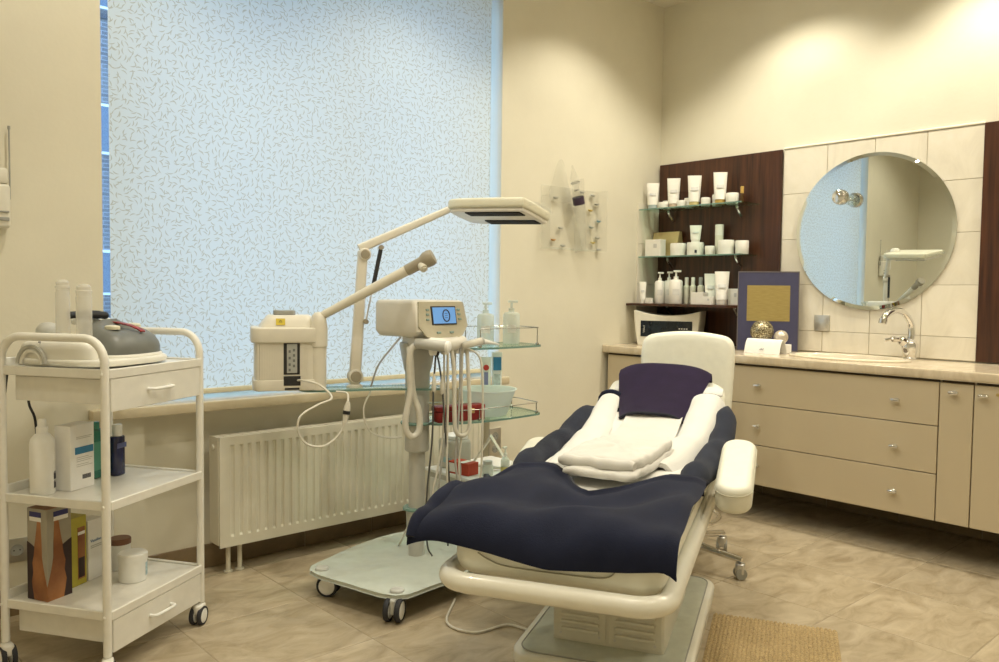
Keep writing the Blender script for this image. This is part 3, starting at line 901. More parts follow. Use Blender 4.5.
bm = B(); tube(bm, [(0.0135, y, z) for (_, y, z) in [(0, 0.275 + 0.038 * math.cos(R(k * 15)), 0.006 + 0.04 * math.sin(R(k * 15))) for k in range(13)]], 0.006, 8); obj('arch_lip', bm, DEVW, dev)
text_part('4', 0.022, INK, dev, (0.014, 0.245, 0.073), (R(90), 0, R(-90)), 'marking')
# grey console
con = [(0.375, 0.20), (0.34, 0.27), (0.26, 0.29), (0.17, 0.25), (0.125, 0.17), (0.115, 0.085), (0.155, 0.048), (0.24, 0.042), (0.33, 0.065), (0.37, 0.13)]
bo3 = [(p.x, p.y) for p in spline([(x, y, 0) for x, y in con], 3, True)]
bm = B(); rings = []
cx_, cy_ = 0.245, 0.16
for (s, z) in ((1.0, 0.021), (1.0, 0.05), (0.96, 0.066), (0.86, 0.085), (0.70, 0.098), (0.40, 0.106), (0.05, 0.108)):
    rings.append([(cx_ + (x - cx_) * s, cy_ + (y - cy_) * s, 0.021 + (z - 0.021) * (0.98 + 1.6 * max(0.0, y - 0.05))) for (x, y) in bo3])
loft(bm, rings); cons = obj('console', bm, DEVG, dev, smooth=60)
bm = B()
tube(bm, spline([(x, y, 0.024) for x, y in con], 4, True), 0.007, 8, closed=True); obj('console_rim', bm, DEVW, dev)
def con_top(x, y):   # height of the console top
    d = 0.0
    for k in range(60):
        s = k / 59.0
    r_ = max(abs((x - cx_) / 0.13), abs((y - cy_) / 0.12))
    prof_ = ((0.05, 0.108), (0.40, 0.106), (0.70, 0.098), (0.86, 0.085), (0.96, 0.066), (1.0, 0.05))
    z = 0.05
    for (s0, z0), (s1, z1) in zip(prof_, prof_[1:]):
        if r_ <= s1: z = z0 + (z1 - z0) * max(0, (r_ - s0)) / (s1 - s0); break
    return 0.021 + (z - 0.021) * (0.98 + 1.6 * max(0.0, y - 0.05))
STRIP = mat('red_strip', (0.30, 0.02, 0.015), 0.35, var=0.5, vscale=120)
bm = B()
sheet(bm, lambda a, b: (0.228 + 0.020 * b + 0.012 * (1 - a), 0.068 + 0.15 * a, con_top(0.238, 0.068 + 0.15 * a) + 0.004), 10, 2, 0.004)
obj('red_strip', bm, STRIP, cons)
for (x, y) in ((0.185, 0.130), (0.305, 0.150)):
    b = B(); lathe(b, [(0.026, -0.006), (0.026, 0.002), (0.022, 0.006), (0.008, 0.008)], (x, y, con_top(x, y)), 20, Matrix.Scale(0.72, 4, (1, 0, 0))); obj('button', b, mat('ivory_button', (0.72, 0.68, 0.50), 0.4), cons)
# handpiece cradle and black handpiece
bm = B(); slab(bm, rrect(0.15, 0.05, 0.02, 4, 0.27, 0.285), 0.118, 0.138, 0.008); b3(bm, 0.24, 0.29, 0.275, 0.315, 0.02, 0.125, 0.01); obj('handle_rest', bm, DEVW, dev)
bm = B(); tube(bm, spline([(0.16, 0.275, 0.150), (0.21, 0.265, 0.152), (0.26, 0.25, 0.150), (0.29, 0.238, 0.146)], 4), [0.012] * 4 + [0.014] * 5 + [0.013] * 3 + [0.009], 10); obj('handpiece', bm, BLACK_PL, dev)
bm = B(); bmesh.ops.create_uvsphere(bm, u_segments=20, v_segments=12, radius=0.036, matrix=Matrix.Translation((0.13, 0.325, 0.098)) @ Matrix.Scale(0.85, 4, (0, 0, 1))); obj('grey_dome', bm, LGREY_PL, dev)
# two clear tubes standing in the device
TUBEM = glass_mat('frosted_tube', (0.94, 0.93, 0.90), 0.12, haze=0.42, hazecol=(0.93, 0.91, 0.86))
for (a, b_, h, r_, lab) in ((0.090, 0.230, 0.198, 0.0205, 'taller frosted clear tube standing on the white beauty device'), (0.072, 0.135, 0.185, 0.0225, 'shorter frosted clear tube beside the grey console of the beauty device')):
    t = thing('glass_tube', lab, 'tube', TL(a, b_, zt + 0.0795), 0, 'clear tubes on the beauty device')
    hh = h - 0.02
    b = B(); lathe(b, [(r_ * 0.98, 0), (r_, 0.004), (r_, hh - 0.035), (r_ * 0.93, hh - 0.03)], n=24); obj('tube_body', b, TUBEM, t)
    b = B(); lathe(b, [(r_ * 0.95, hh - 0.030), (r_ * 0.95, hh - 0.022), (r_ * 1.02, hh - 0.021), (r_ * 1.02, hh - 0.015), (r_ * 0.9, hh - 0.013), (r_ * 0.9, hh - 0.003), (r_ * 0.6, hh + 0.004), (0.002, hh + 0.006)], n=24); obj('cap', b, TUBEM, t)
# black cables hanging behind the top drawer
for (pts, lab) in (([(0.03, 0.385, 0.90), (0.03, 0.40, 0.80), (0.02, 0.395, 0.74), (0.00, 0.39, 0.70), (-0.005, 0.395, 0.66)], 'black cable hanging behind the trolley, curling beside the spray bottle'),
                   ([(0.12, 0.392, 0.90), (0.125, 0.40, 0.80), (0.15, 0.40, 0.735), (0.16, 0.405, 0.60), (0.15, 0.40, 0.40)], 'black cable hanging behind the white carton on the trolley')):
    b = B(); tube(b, [Vector(TL(*p)) for p in spline(pts, 6)], 0.004, 8); tag(obj('power_cable', b, RUBBER), lab, 'cable')

# middle shelf goods
zm = 0.5325
t = thing('spray_bottle', 'white plastic spray bottle with dark printed marks on trolley shelf', 'bottle', TL(0.046, 0.272, zm), TRA)
bm = B(); lathe(bm, [(0.033, 0), (0.0355, 0.004), (0.0355, 0.155), (0.033, 0.170), (0.022, 0.184), (0.014, 0.190)], n=28); obj('bottle_body', bm, BRIGHT_PL, t)
bm = B(); lathe(bm, [(0.017, 0.188), (0.017, 0.206), (0.013, 0.210), (0.012, 0.228), (0.009, 0.232), (0.002, 0.233)], n=20); obj('cap', bm, BRIGHT_PL, t)
for z in (0.028, 0.055):
    b = B(); sheet(b, lambda a, c: (0.036 * math.cos(R(-78 + 28 * a)), 0.036 * math.sin(R(-78 + 28 * a)), z - 0.01 + (0.02 + 0.006 * math.sin(9 * a)) * c), 5, 2, 0.0006); obj('printed_mark', b, INK, t)
t = thing('carton', 'white carton with a blue label band on the trolley middle shelf', 'box', TL(0.133, 0.212, zm), TRA)
bm = B(); b3(bm, -0.045, 0.055, -0.005, 0.055, 0, 0.205, 0.0015, 1); obj('box_body', bm, PAPER, t)
bm = B(); b3(bm, -0.026, 0.050, -0.0065, -0.005, 0.112, 0.134); obj('blue_band', bm, mat('label_blue', (0.04, 0.22, 0.42), 0.5), t)
for i, z in enumerate((0.165, 0.16, 0.10, 0.094, 0.088, 0.078, 0.072)):
    b = B(); b3(b, -0.020, 0.046 - 0.008 * (i % 3), -0.0058, -0.005, z, z + 0.0018); obj('print_line', b, LGREY_PL, t)
bm = B()
for i in range(12): b3(bm, 0.004 + i * 0.003, 0.0055 + i * 0.003, -0.0058, -0.005, 0.03, 0.044)
tag(obj('barcode', bm, INK, t), kind='stuff')
GREENM = mat('green_bottle', (0.03, 0.20, 0.14), 0.2, var=0.1, coat=0.4)
t = thing('tonic_bottle', 'green translucent bottle beside the white carton on the trolley', 'bottle', TL(0.265, 0.275, zm), TRA)
bm = B(); slab(bm, rrect(0.075, 0.042, 0.018, 5), 0, 0.165, 0.008); obj('bottle_body', bm, GREENM, t)
bm = B(); lathe(bm, [(0.017, 0.165), (0.017, 0.188), (0.014, 0.19)], n=18); obj('cap', bm, GREENM, t)
bm = B(); b3(bm, -0.026, 0.026, -0.0225, -0.021, 0.03, 0.125, 0.0005, 1); obj('label_patch', bm, mat('pale_green_label', (0.10, 0.33, 0.24), 0.5), t)
t = thing('tonic_bottle', 'dark blue bottle with a white cap on the trolley middle shelf', 'bottle', TL(0.325, 0.235, zm), TRA)
bm = B(); slab(bm, rrect(0.052, 0.036, 0.016, 5), 0, 0.135, 0.006); obj('bottle_body', bm, mat('navy_bottle', (0.012, 0.015, 0.07), 0.2, coat=0.4), t)
bm = B(); lathe(bm, [(0.0165, 0.135), (0.0165, 0.172), (0.014, 0.174)], n=18); obj('cap', bm, WHITE_PL, t)
bm = B(); b3(bm, -0.022, 0.022, -0.0192, -0.018, 0.095, 0.112); obj('label_patch', bm, mat('navy_label', (0.10, 0.12, 0.28), 0.5), t)

# bottom shelf goods
zl = 0.2025
m, N, Lk, p = node_mat('amber_print')
tc = N.new('ShaderNodeTexCoord'); nz = N.new('ShaderNodeTexNoise'); nz.inputs['Scale'].default_value = 9; nz.inputs['Detail'].default_value = 6; Lk.new(tc.outputs['Object'], nz.inputs['Vector'])
cr = N.new('ShaderNodeValToRGB'); cr.color_ramp.elements[0].position = 0.35; cr.color_ramp.elements[1].position = 0.65
cr.color_ramp.elements[0].color = (0.22, 0.075, 0.02, 1); cr.color_ramp.elements[1].color = (0.46, 0.20, 0.07, 1)
Lk.new(nz.outputs['Fac'], cr.inputs['Fac']); Lk.new(cr.outputs['Color'], p.inputs['Base Color']); p.inputs['Roughness'].default_value = 0.35
AMBER = m
DKBR = mat('dark_brown_print', (0.03, 0.012, 0.012), 0.4, var=0.2)
SILV = mat('silver_print', (0.36, 0.33, 0.26), 0.35, var=0.05)
t = thing('tall_carton', 'tall brown and silver cardboard box with amber printed shapes and blue labels', 'box', TL(0.072, 0.275, zl), R(-8) + TRA)
bm = B(); b3(bm, -0.043, 0.043, -0.043, 0.043, 0, 0.285, 0.001, 1); obj('box_body', bm, SILV, t, smooth=0)
bm = B(); b3(bm, -0.041, 0.041, -0.041, 0.041, 0.285, 0.2856); obj('lid_print', bm, AMBER, t, smooth=0)
def face_poly(pts, mat_, name, face, off=0.0006):
    b = B()
    def P(a, z, o): return (a, -0.043 - o, z) if face == 'F' else (-0.043 - o, -a, z)
    f0 = [b.verts.new(P(a, z, off)) for a, z in pts]; f1 = [b.verts.new(P(a, z, 0.0)) for a, z in pts]
    b.faces.new(f0); n = len(pts)
    for i in range(n): b.faces.new((f0[i], f1[i], f1[(i + 1) % n], f0[(i + 1) % n]))
    obj(name, b, mat_, t, smooth=0)
for face, s in (('F', 1), ('S', -1)):
    e = -0.043 * s
    face_poly([(e * (1 - 2 * t_), z_) for t_, z_ in ((0, 0.0), (0, 0.045), (0.10, 0.075), (0.20, 0.11), (0.25, 0.135), (0.26, 0.175), (0.29, 0.215), (0.31, 0.250), (0.47, 0.250), (0.53, 0.215), (0.60, 0.18), (0.66, 0.16), (0.80, 0.12), (0.82, 0.06), (0.76, 0.0))], AMBER, 'amber_shape', face)
    face_poly([(e * (1 - 2 * t_), z_) for t_, z_ in ((1, 0.0), (1, 0.180), (0.78, 0.172), (0.62, 0.165), (0.66, 0.14), (0.74, 0.115), (0.70, 0.085), (0.78, 0.055), (0.72, 0.025), (0.66, 0.0))], DKBR, 'dark_shape', face, 0.0009)
    face_poly([(e * 0.45, 0.252), (-e * 0.72, 0.252), (-e * 0.72, 0.275), (e * 0.45, 0.275)], mat('label_indigo', (0.035, 0.035, 0.16), 0.5), 'blue_label', face, 0.0010)
    face_poly([(e * 0.45, 0.246), (-e * 0.72, 0.246), (-e * 0.72, 0.259), (e * 0.45, 0.259)], PAPER, 'white_label', face, 0.0012)
t = thing('carton', 'yellow cardboard box with a dark picture panel on trolley bottom shelf', 'box', TL(0.165, 0.275, zl), TRA)
bm = B(); b3(bm, -0.035, 0.038, -0.02, 0.04, 0, 0.225, 0.001, 1); obj('box_body', bm, mat('yellow_card', (0.50, 0.44, 0.05), 0.45), t, smooth=0)
bm = B(); b3(bm, 0.0, 0.03, -0.0212, -0.02, 0.02, 0.19); obj('picture_panel', bm, AMBER, t, smooth=0)
bm = B(); b3(bm, 0.0, 0.03, -0.0218, -0.0212, 0.165, 0.175); obj('white_stripe', bm, PAPER, t, smooth=0)
bm = B(); b3(bm, 0.002, 0.028, -0.0216, -0.0212, 0.025, 0.09); obj('dark_patch', bm, DKBR, t, smooth=0)
t = thing('carton', 'slim white box with blue lettering between yellow box and tub', 'box', TL(0.238, 0.270, zl), TRA)
bm = B(); b3(bm, -0.03, 0.035, -0.018, 0.03, 0, 0.20, 0.001, 1); obj('box_body', bm, PAPER, t, smooth=0)
text_part('Vasolino', 0.014, BLUE_INK, t, (0.003, -0.0185, 0.13), (R(90), 0, 0))
for z in (0.112, 0.106): 
    bm = B(); b3(bm, -0.02, 0.028, -0.0186, -0.018, z, z + 0.003); obj('print_line', bm, LGREY_PL, t, smooth=0)
t = thing('cosmetic_tub', 'white round tub with a pale blue label on trolley bottom shelf', 'tub', TL(0.262, 0.125, zl), TRA)
bm = B(); lathe(bm, [(0.040, 0), (0.043, 0.004), (0.044, 0.072)], n=28); obj('tub_body', bm, WHITE_PL, t)
bm = B(); lathe(bm, [(0.046, 0.070), (0.046, 0.090), (0.043, 0.094), (0.002, 0.094)], n=28); obj('lid', bm, WHITE_PL, t)
bm = B(); sheet(bm, lambda a, c: (0.0446 * math.cos(R(-80 + 75 * a)), 0.0446 * math.sin(R(-80 + 75 * a)), 0.018 + 0.042 * c), 10, 1, 0.0006); obj('label_patch', bm, mat('pale_blue_label', (0.42, 0.58, 0.64), 0.5, var=0.25, vscale=90), t)
t = thing('cosmetic_tub', 'small white jar with a brown lid behind the round tub', 'tub', TL(0.345, 0.245, zl), TRA)
bm = B(); lathe(bm, [(0.032, 0), (0.034, 0.004), (0.034, 0.09)], n=24); obj('tub_body', bm, WHITE_PL, t)
bm = B(); lathe(bm, [(0.036, 0.088), (0.036, 0.104), (0.033, 0.107), (0.002, 0.107)], n=24); obj('lid', bm, mat('brown_lid', (0.20, 0.09, 0.05), 0.4), t)

# ================================================================== glass shelves and cosmetics
def wall_shelf(label, z, depth, y1, glass=True, th=0.008):
    t = thing('wall_shelf', label, 'shelf', (-0.03, 0, z))
    b = B(); b3(b, -depth + 0.03, 0.0, y1, -0.004, 0, th, 0.001, 1)
    obj('shelf_board', b, GLASS if glass else WENGE, t, smooth=0)
    if glass:
        b = B(); b3(b, -depth + 0.0292, -depth + 0.031, y1, -0.004, 0.0003, th - 0.0003); obj('front_edge', b, GLASS_EDGE, t, smooth=0)
    for y in (-0.13, -0.62):
        b = B(); tube(b, spline([(0.0, y, -0.002), (-0.05, y, -0.006), (-0.03, y, -0.03), (0.0, y, -0.055)], 4), [0.007] * 4 + [0.010] * 4 + [0.012] * 5, 8); obj('bracket', b, CHROME, t)
    return t
wall_shelf('glass wall shelf carrying four tubes, fixed highest on dark panel', 1.700, 0.225, -0.735)
wall_shelf('glass wall shelf carrying jars and a gold bag on the dark panel', 1.401, 0.222, -0.73)
wall_shelf('dark wood wall shelf carrying pump bottles above the sterilizer', 1.098, 0.335, -0.735, False, 0.014)
COSW = mat('cosmetic_white', (0.88, 0.86, 0.80), 0.35, var=0.02)
COSI = mat('cosmetic_ivory', (0.80, 0.77, 0.66), 0.4, var=0.03)
GOLDB = mat('amber_band', (0.55, 0.36, 0.10), 0.35, var=0.1)
PBLUE = mat('pale_blue_cap', (0.50, 0.58, 0.60), 0.35)
S1, S2, S3 = 1.7085, 1.4095, 1.1125
def cos_tube(label, x, y, z, w, h, band=None, up=True):
    t = thing('cosmetic_tube', label, 'tube', (x, y, z), R(-53))
    n = 20; hc = 0.16 * h
    b = B(); lathe(b, [(w * 0.34, 0), (w * 0.36, 0.003), (w * 0.36, hc), (w * 0.33, hc + 0.001)], n=n); obj('cap', b, band or COSW, t)
    rings = []
    for k in range(7):
        f = k / 6.0
        rx = w * (0.40 + 0.10 * f); ry = w * 0.40 * (1 - f) + 0.003 * f
        rings.append([(rx * math.cos(2 * math.pi * i / n), ry * math.sin(2 * math.pi * i / n), hc + (h - hc) * f) for i in range(n)])
    b = B(); loft(b, rings); obj('tube_body', b, COSW, t)
    b = B(); sheet(b, lambda a, c: (w * (0.42 + 0.05 * (0.45 + 0.2 * c)) * math.cos(R(-125 + 70 * a)) * 1.0, -(w * 0.40 * (1 - (0.35 + 0.2 * c)) + 0.0035) * math.sin(R(55 + 70 * a)) - 0.0012, hc + (h - hc) * (0.42 + 0.12 * c)), 6, 2); obj('print_patch', b, mat('grey_print', (0.62, 0.62, 0.60), 0.5), t)
    return t
def jar(label, x, y, z, w, h, group=None, mark=False, nm='cream_jar'):
    t = thing(nm, label, 'jar', (x, y, z), R(-53), group)
    r = w / 2
    b = B(); lathe(b, [(r * 0.90, 0), (r * 0.97, 0.004), (r * 0.98, h * 0.5)], n=28); obj('jar_body', b, COSW, t)
    b = B(); lathe(b, [(r, h * 0.5), (r, h * 0.90), (r * 0.94, h), (0.002, h)], n=28); obj('lid', b, COSW, t)
    if mark:
        b = B(); box(b, (0.0, -r * 0.99, h * 0.30), (w * 0.13, 0.004, h * 0.22), 0.001); obj('printed_mark', b, INK, t)
    return t
def carton(label, x, y, z, w, d, h, m_=None, rz=-90, mark=True, nm='carton'):
    t = thing(nm, label, 'box', (x, y, z), R(rz))
    b = B(); b3(b, -w / 2, w / 2, -d / 2, d / 2, 0, h, 0.0012, 1); obj('box_body', b, m_ or COSW, t, smooth=0)
    if mark:
        b = B(); b3(b, w * 0.06, w * 0.28, -d / 2 - 0.0008, -d / 2, h * 0.5, h * 0.74); obj('printed_mark', b, mat('grey_print', (0.62, 0.62, 0.60), 0.5), t, smooth=0)
    return t
def pump(label, x, y, z, w, h, mm=None, rz=-53, group=None, dp=None):
    t = thing('pump_bottle', label, 'bottle', (x, y, z), R(rz), group)
    hb = h * 0.72; r = w / 2
    b = B(); lathe(b, [(r * 0.94, 0), (r, 0.004), (r, hb * 0.90), (r * 0.85, hb * 0.97), (r * 0.36, hb)], n=24); obj('bottle_body', b, mm or COSW, t)
    b = B(); lathe(b, [(r * 0.36, hb), (r * 0.36, hb + h * 0.08), (r * 0.14, hb + h * 0.085), (r * 0.14, h * 0.93)], n=14)
    box(b, (r * 0.18, 0, h * 0.955), (r * 1.15, r * 0.5, h * 0.055), 0.002); obj('pump', b, mm or COSW, t)
    b = B(); sheet(b, lambda a, c: ((r + 0.0008) * math.cos(R(-120 + 60 * a)), (r + 0.0008) * math.sin(R(-120 + 60 * a)), hb * (0.35 + 0.25 * c)), 6, 1); obj('print_patch', b, mat('pale_print', (0.74, 0.73, 0.69), 0.5), t)
    return t
def spray(label, x, y, z, w, h, group=None, capm=None):
    t = thing('slim_bottle', label, 'bottle', (x, y, z), R(-53), group)
    r = w / 2
    b = B(); lathe(b, [(r * 0.92, 0), (r, 0.003), (r, h * 0.66), (r * 0.5, h * 0.72)], n=20); obj('bottle_body', b, COSI, t)
    b = B(); lathe(b, [(r * 0.55, h * 0.71), (r * 0.62, h * 0.72), (r * 0.62, h * 0.97), (r * 0.5, h)], n=18); obj('cap', b, capm or COSW, t)
    return t
# topmost shelf
cos_tube('white cosmetic tube nearest the window wall on the topmost glass shelf', -0.165, -0.066, S1, 0.080, 0.165, PBLUE)
cos_tube('white cosmetic tube with pinkish cap between jars on the topmost shelf', -0.11, -0.185, S1, 0.082, 0.19, mat('pink_band', (0.72, 0.55, 0.42), 0.4))
cos_tube('white cosmetic tube with yellow cap on the topmost glass shelf', -0.11, -0.339, S1, 0.084, 0.192, mat('yellow_band', (0.70, 0.58, 0.28), 0.4))
cos_tube('white cosmetic tube with amber cap on the topmost glass shelf', -0.11, -0.520, S1, 0.082, 0.194, GOLDB)
for (x, y, w, h, lab) in ((-0.15, -0.135, 0.062, 0.040, 'low white jar next to the tube by the window wall'), (-0.085, -0.118, 0.056, 0.055, 'white jar behind the low jar on the topmost shelf'),
                          (-0.12, -0.253, 0.056, 0.045, 'low white jar after the tube with pinkish cap'), (-0.07, -0.275, 0.062, 0.062, 'white jar before the tube with yellow cap'),
                          (-0.10, -0.415, 0.058, 0.052, 'white jar after the tube with yellow cap'), (-0.058, -0.468, 0.060, 0.070, 'taller white jar before the tube with amber cap'), (-0.09, -0.592, 0.078, 0.066, 'wide white jar next to the little gold-capped bottle')):
    jar(lab, x, y, S1, w, h, 'white jars on the topmost shelf')
t = thing('small_bottle', 'small dark bottle with a gold cap on the topmost shelf end', 'bottle', (-0.08, -0.650, S1))
bm = B(); lathe(bm, [(0.011, 0), (0.012, 0.002), (0.012, 0.055), (0.007, 0.062)], n=16); obj('bottle_body', bm, mat('dark_amber_glass', (0.08, 0.04, 0.015), 0.2), t)
bm = B(); lathe(bm, [(0.010, 0.062), (0.010, 0.10), (0.008, 0.102)], n=16); obj('cap', bm, GOLDB, t)
# middle shelf
KRAFT = mat('gold_paper', (0.55, 0.42, 0.20), 0.45, var=0.10, vscale=18)
t = thing('paper_bag', 'gold paper gift bag behind the white square box', 'bag', (-0.064, -0.112, S2), R(-90))
bm = B()
rings = [rrect(0.19, 0.06, 0.002, 1), rrect(0.195, 0.06, 0.002, 1), rrect(0.20, 0.03, 0.002, 1)]
loft(bm, [[(x, y, z) for x, y in rg] for rg, z in zip(rings, (0, 0.09, 0.158))]); obj('bag_body', bm, KRAFT, t, smooth=0)
bm = B(); b3(bm, -0.002, 0.003, -0.0335, -0.030, 0.01, 0.09); obj('fold', bm, mat('gold_paper_dark', (0.40, 0.29, 0.13), 0.5), t)
carton('white square box with printed mark in front of the gold bag', -0.165, -0.095, S2, 0.115, 0.06, 0.105)
jar('white jar next to the gold bag on the middle shelf', -0.14, -0.250, S2, 0.098, 0.078, 'white jars on the middle shelf')
jar('white jar with a dark mark carrying a tube on its lid', -0.12, -0.362, S2, 0.104, 0.080, 'white jars on the middle shelf', True)
cos_tube('white cosmetic tube standing on the lid of the marked jar', -0.12, -0.362, S2 + 0.0805, 0.072, 0.105)
jar('smallest white jar on the middle shelf below the slim bottle', -0.13, -0.474, S2, 0.062, 0.055, 'white jars on the middle shelf')
t = thing('slim_bottle', 'tall slim white cylinder bottle standing behind jars on middle shelf', 'bottle', (-0.075, -0.500, S2))
bm = B(); lathe(bm, [(0.024, 0), (0.025, 0.003), (0.025, 0.12)], n=22); obj('bottle_body', bm, COSI, t)
bm = B(); lathe(bm, [(0.0255, 0.12), (0.0255, 0.182), (0.023, 0.185), (0.002, 0.185)], n=22); obj('cap', bm, COSW, t)
jar('widest white jar beside the slim cylinder bottle', -0.125, -0.580, S2, 0.096, 0.086, 'white jars on the middle shelf')
jar('white jar at the free end of the middle shelf', -0.115, -0.680, S2, 0.078, 0.080, 'white jars on the middle shelf')
# wood shelf
cos_tube('small white tube at the window wall end of the wood shelf', -0.255, -0.072, S3, 0.044, 0.135)
carton('tiny white box beside the small tube on the wood shelf', -0.25, -0.118, S3, 0.042, 0.03, 0.034, mark=False)
pump('white pump bottle nearest to the tiny white box', -0.185, -0.150, S3, 0.062, 0.20, group='white pump bottles on the wood shelf')
pump('white pump bottle standing behind the two other pump bottles', -0.13, -0.180, S3, 0.062, 0.205, group='white pump bottles on the wood shelf')
pump('widest white pump bottle next to the slim bottles', -0.19, -0.275, S3, 0.082, 0.21, group='white pump bottles on the wood shelf')
spray('slim ivory bottle next to the widest pump bottle', -0.12, -0.305, S3, 0.038, 0.165, 'slim bottles on the wood shelf')
spray('slim ivory bottle between two other slim bottles', -0.12, -0.352, S3, 0.038, 0.165, 'slim bottles on the wood shelf')
spray('slim ivory bottle with a grey cap next to the large tubes', -0.12, -0.408, S3, 0.040, 0.165, 'slim bottles on the wood shelf', mat('grey_cap', (0.35, 0.36, 0.36), 0.4))
carton('low white box in front of the slim bottles', -0.20, -0.455, S3, 0.085, 0.06, 0.072, mark=False)
carton('small white box with a dark dot in front of the large tubes', -0.235, -0.545, S3, 0.060, 0.05, 0.048)
cos_tube('large white tube behind the small boxes on the wood shelf', -0.135, -0.487, S3, 0.076, 0.185)
cos_tube('larger white tube in front of the square box on the wood shelf', -0.215, -0.615, S3, 0.084, 0.195)
carton('square white box at the free end of the wood shelf', -0.14, -0.665, S3, 0.075, 0.06, 0.095)

# sterilizer under the wood shelf
t = thing('sterilizer', 'cream tabletop sterilizer cabinet with a dark window below the shelves', 'appliance', (-0.165, -0.232, ZC), R(24))
t.scale = (0.8, 0.86, 1.0)
def ster_outline():
    pts = []
    for k in range(9):
        f = k / 8.0; pts.append((-0.235 + 0.47 * f, 0.214 - 0.028 * (1 - (2 * f - 1) ** 2)))
    for k in range(1, 7):
        f = k / 6.0; pts.append((0.235 - 0.030 * f ** 1.6, 0.214 * (1 - f)))
    for k in range(1, 6):
        f = k / 6.0; pts.append((0.205 - 0.41 * f, 0.0))
    for k in range(0, 6):
        f = 1 - k / 6.0; pts.append((-0.235 + 0.030 * f ** 1.6, 0.214 * (1 - f)))
    return pts
so = ster_outline()
bm = B()
loft(bm, [[(x, -y, z) for (y, z) in [(p_[0], p_[1]) for p_ in so]] for x in (0.06, -0.17, -0.20)][0:2])
obj('housing', bm, CREAM_PL, t)
bm = B()
def scl(s, dx): return [(dx, -y * s, 0.10 + (z - 0.10) * s) for (y, z) in so]
loft(bm, [scl(1.0, -0.17), scl(1.0, -0.190), scl(0.97, -0.198)]); dr = obj('door', bm, CREAM_PL, t)
bm = B(); b3(bm, -0.2035, -0.197, -0.182, 0.182, 0.055, 0.152, 0.002, 1); obj('window_panel', bm, mat('dark_window', (0.012, 0.016, 0.022), 0.12, var=0.3), dr)
text_part('STERIL', 0.016, LGREY_PL, dr, (-0.2038, 0.158, 0.10), (R(90), R(90), R(-90)))
bm = B()
for k in range(4): b3(bm, -0.2040, -0.2034, -0.15 + k * 0.017, -0.14 + k * 0.017, 0.105, 0.110)
obj('print_line', bm, PAPER, dr)

# framed blue board with gold panel, balls, folded card
fr = thing('framed_board', 'dark blue framed board with a gold panel leaning on the wall', 'picture', (-0.165, -0.885, ZC))
fr.rotation_euler = (0, R(4.0), R(33))
fr.scale = (1, 0.90, 1)
bm = B(); b3(bm, -0.006, 0.008, -0.180, 0.180, 0.001, 0.448, 0.002, 1); obj('board', bm, mat('indigo_card', (0.055, 0.055, 0.115), 0.45, var=0.05), fr)
m, N, Lk, p = node_mat('gold_sheet')
tc = N.new('ShaderNodeTexCoord'); mp = N.new('ShaderNodeMapping'); mp.inputs['Scale'].default_value = (1, 1, 12); Lk.new(tc.outputs['Object'], mp.inputs['Vector'])
nz = N.new('ShaderNodeTexNoise'); nz.inputs['Scale'].default_value = 22; nz.inputs['Detail'].default_value = 6; Lk.new(mp.outputs['Vector'], nz.inputs['Vector'])
cr = N.new('ShaderNodeValToRGB'); cr.color_ramp.elements[0].color = (0.26, 0.19, 0.055, 1); cr.color_ramp.elements[1].color = (0.46, 0.36, 0.13, 1); Lk.new(nz.outputs['Fac'], cr.inputs['Fac'])
Lk.new(cr.outputs['Color'], p.inputs['Base Color']); p.inputs['Roughness'].default_value = 0.45; p.inputs['Metallic'].default_value = 0.2
bm = B(); b3(bm, -0.0075, -0.006, -0.130, 0.127, 0.170, 0.372); obj('gold_panel', bm, m, fr, smooth=0)
bm = B()
for (a, b_, c, d) in ((-0.183, 0.183, 0.446, 0.452), (-0.183, 0.183, 0.0, 0.005)): b3(bm, -0.008, 0.009, a, b_, c, d)
b3(bm, -0.008, 0.009, 0.179, 0.184, 0, 0.452); b3(bm, -0.008, 0.009, -0.184, -0.179, 0, 0.452)
obj('frame', bm, mat('thin_frame', (0.15, 0.13, 0.13), 0.4), fr)
m, N, Lk, p = node_mat('cracked_gold')
tc = N.new('ShaderNodeTexCoord'); vo = N.new('ShaderNodeTexVoronoi'); vo.feature = 'DISTANCE_TO_EDGE'; vo.inputs['Scale'].default_value = 110; Lk.new(tc.outputs['Object'], vo.inputs['Vector'])
cr = N.new('ShaderNodeValToRGB'); cr.color_ramp.elements[0].position = 0.05; cr.color_ramp.elements[1].position = 0.22
cr.color_ramp.elements[0].color = (0.10, 0.07, 0.03, 1); cr.color_ramp.elements[1].color = (0.70, 0.63, 0.42, 1); Lk.new(vo.outputs['Distance'], cr.inputs['Fac']); Lk.new(cr.outputs['Color'], p.inputs['Base Color'])
p.inputs['Metallic'].default_value = 0.6; p.inputs['Roughness'].default_value = 0.25
CRACK = m
card = thing('folded_card', 'white folded card with small dark print on the marble worktop', 'card', (-0.325, -0.965, ZC), R(-90))
bm = B()
cp = [(-0.105, -0.045, 0.0005), (-0.105, -0.012, 0.075), (-0.105, 0.012, 0.075), (-0.105, 0.05, 0.0005)]
sheet(bm, lambda a, b: (lambda f, x: (x, [-0.045, -0.018, 0.0, 0.018, 0.05][f] if False else (-0.04 + 0.08 * b), 0.0005 + 0.078 * (1 - abs(2 * b - 1) ** 2.2)))(0, -0.105 + 0.21 * a), 4, 14, 0.0012)
obj('card_sheet', bm, PAPER, card, smooth=60)
text_part('abd', 0.016, INK, card, (0.0, -0.0385, 0.024), (R(66), 0, 0), 'print')
def ball(label, x, y, z, r, mm):
    b = B(); bmesh.ops.create_uvsphere(b, u_segments=32, v_segments=20, radius=r)
    return tag(obj('decorative_ball', b, mm, None, (x, y, z), 180), label, 'ball', 'decorative balls on the folded card')
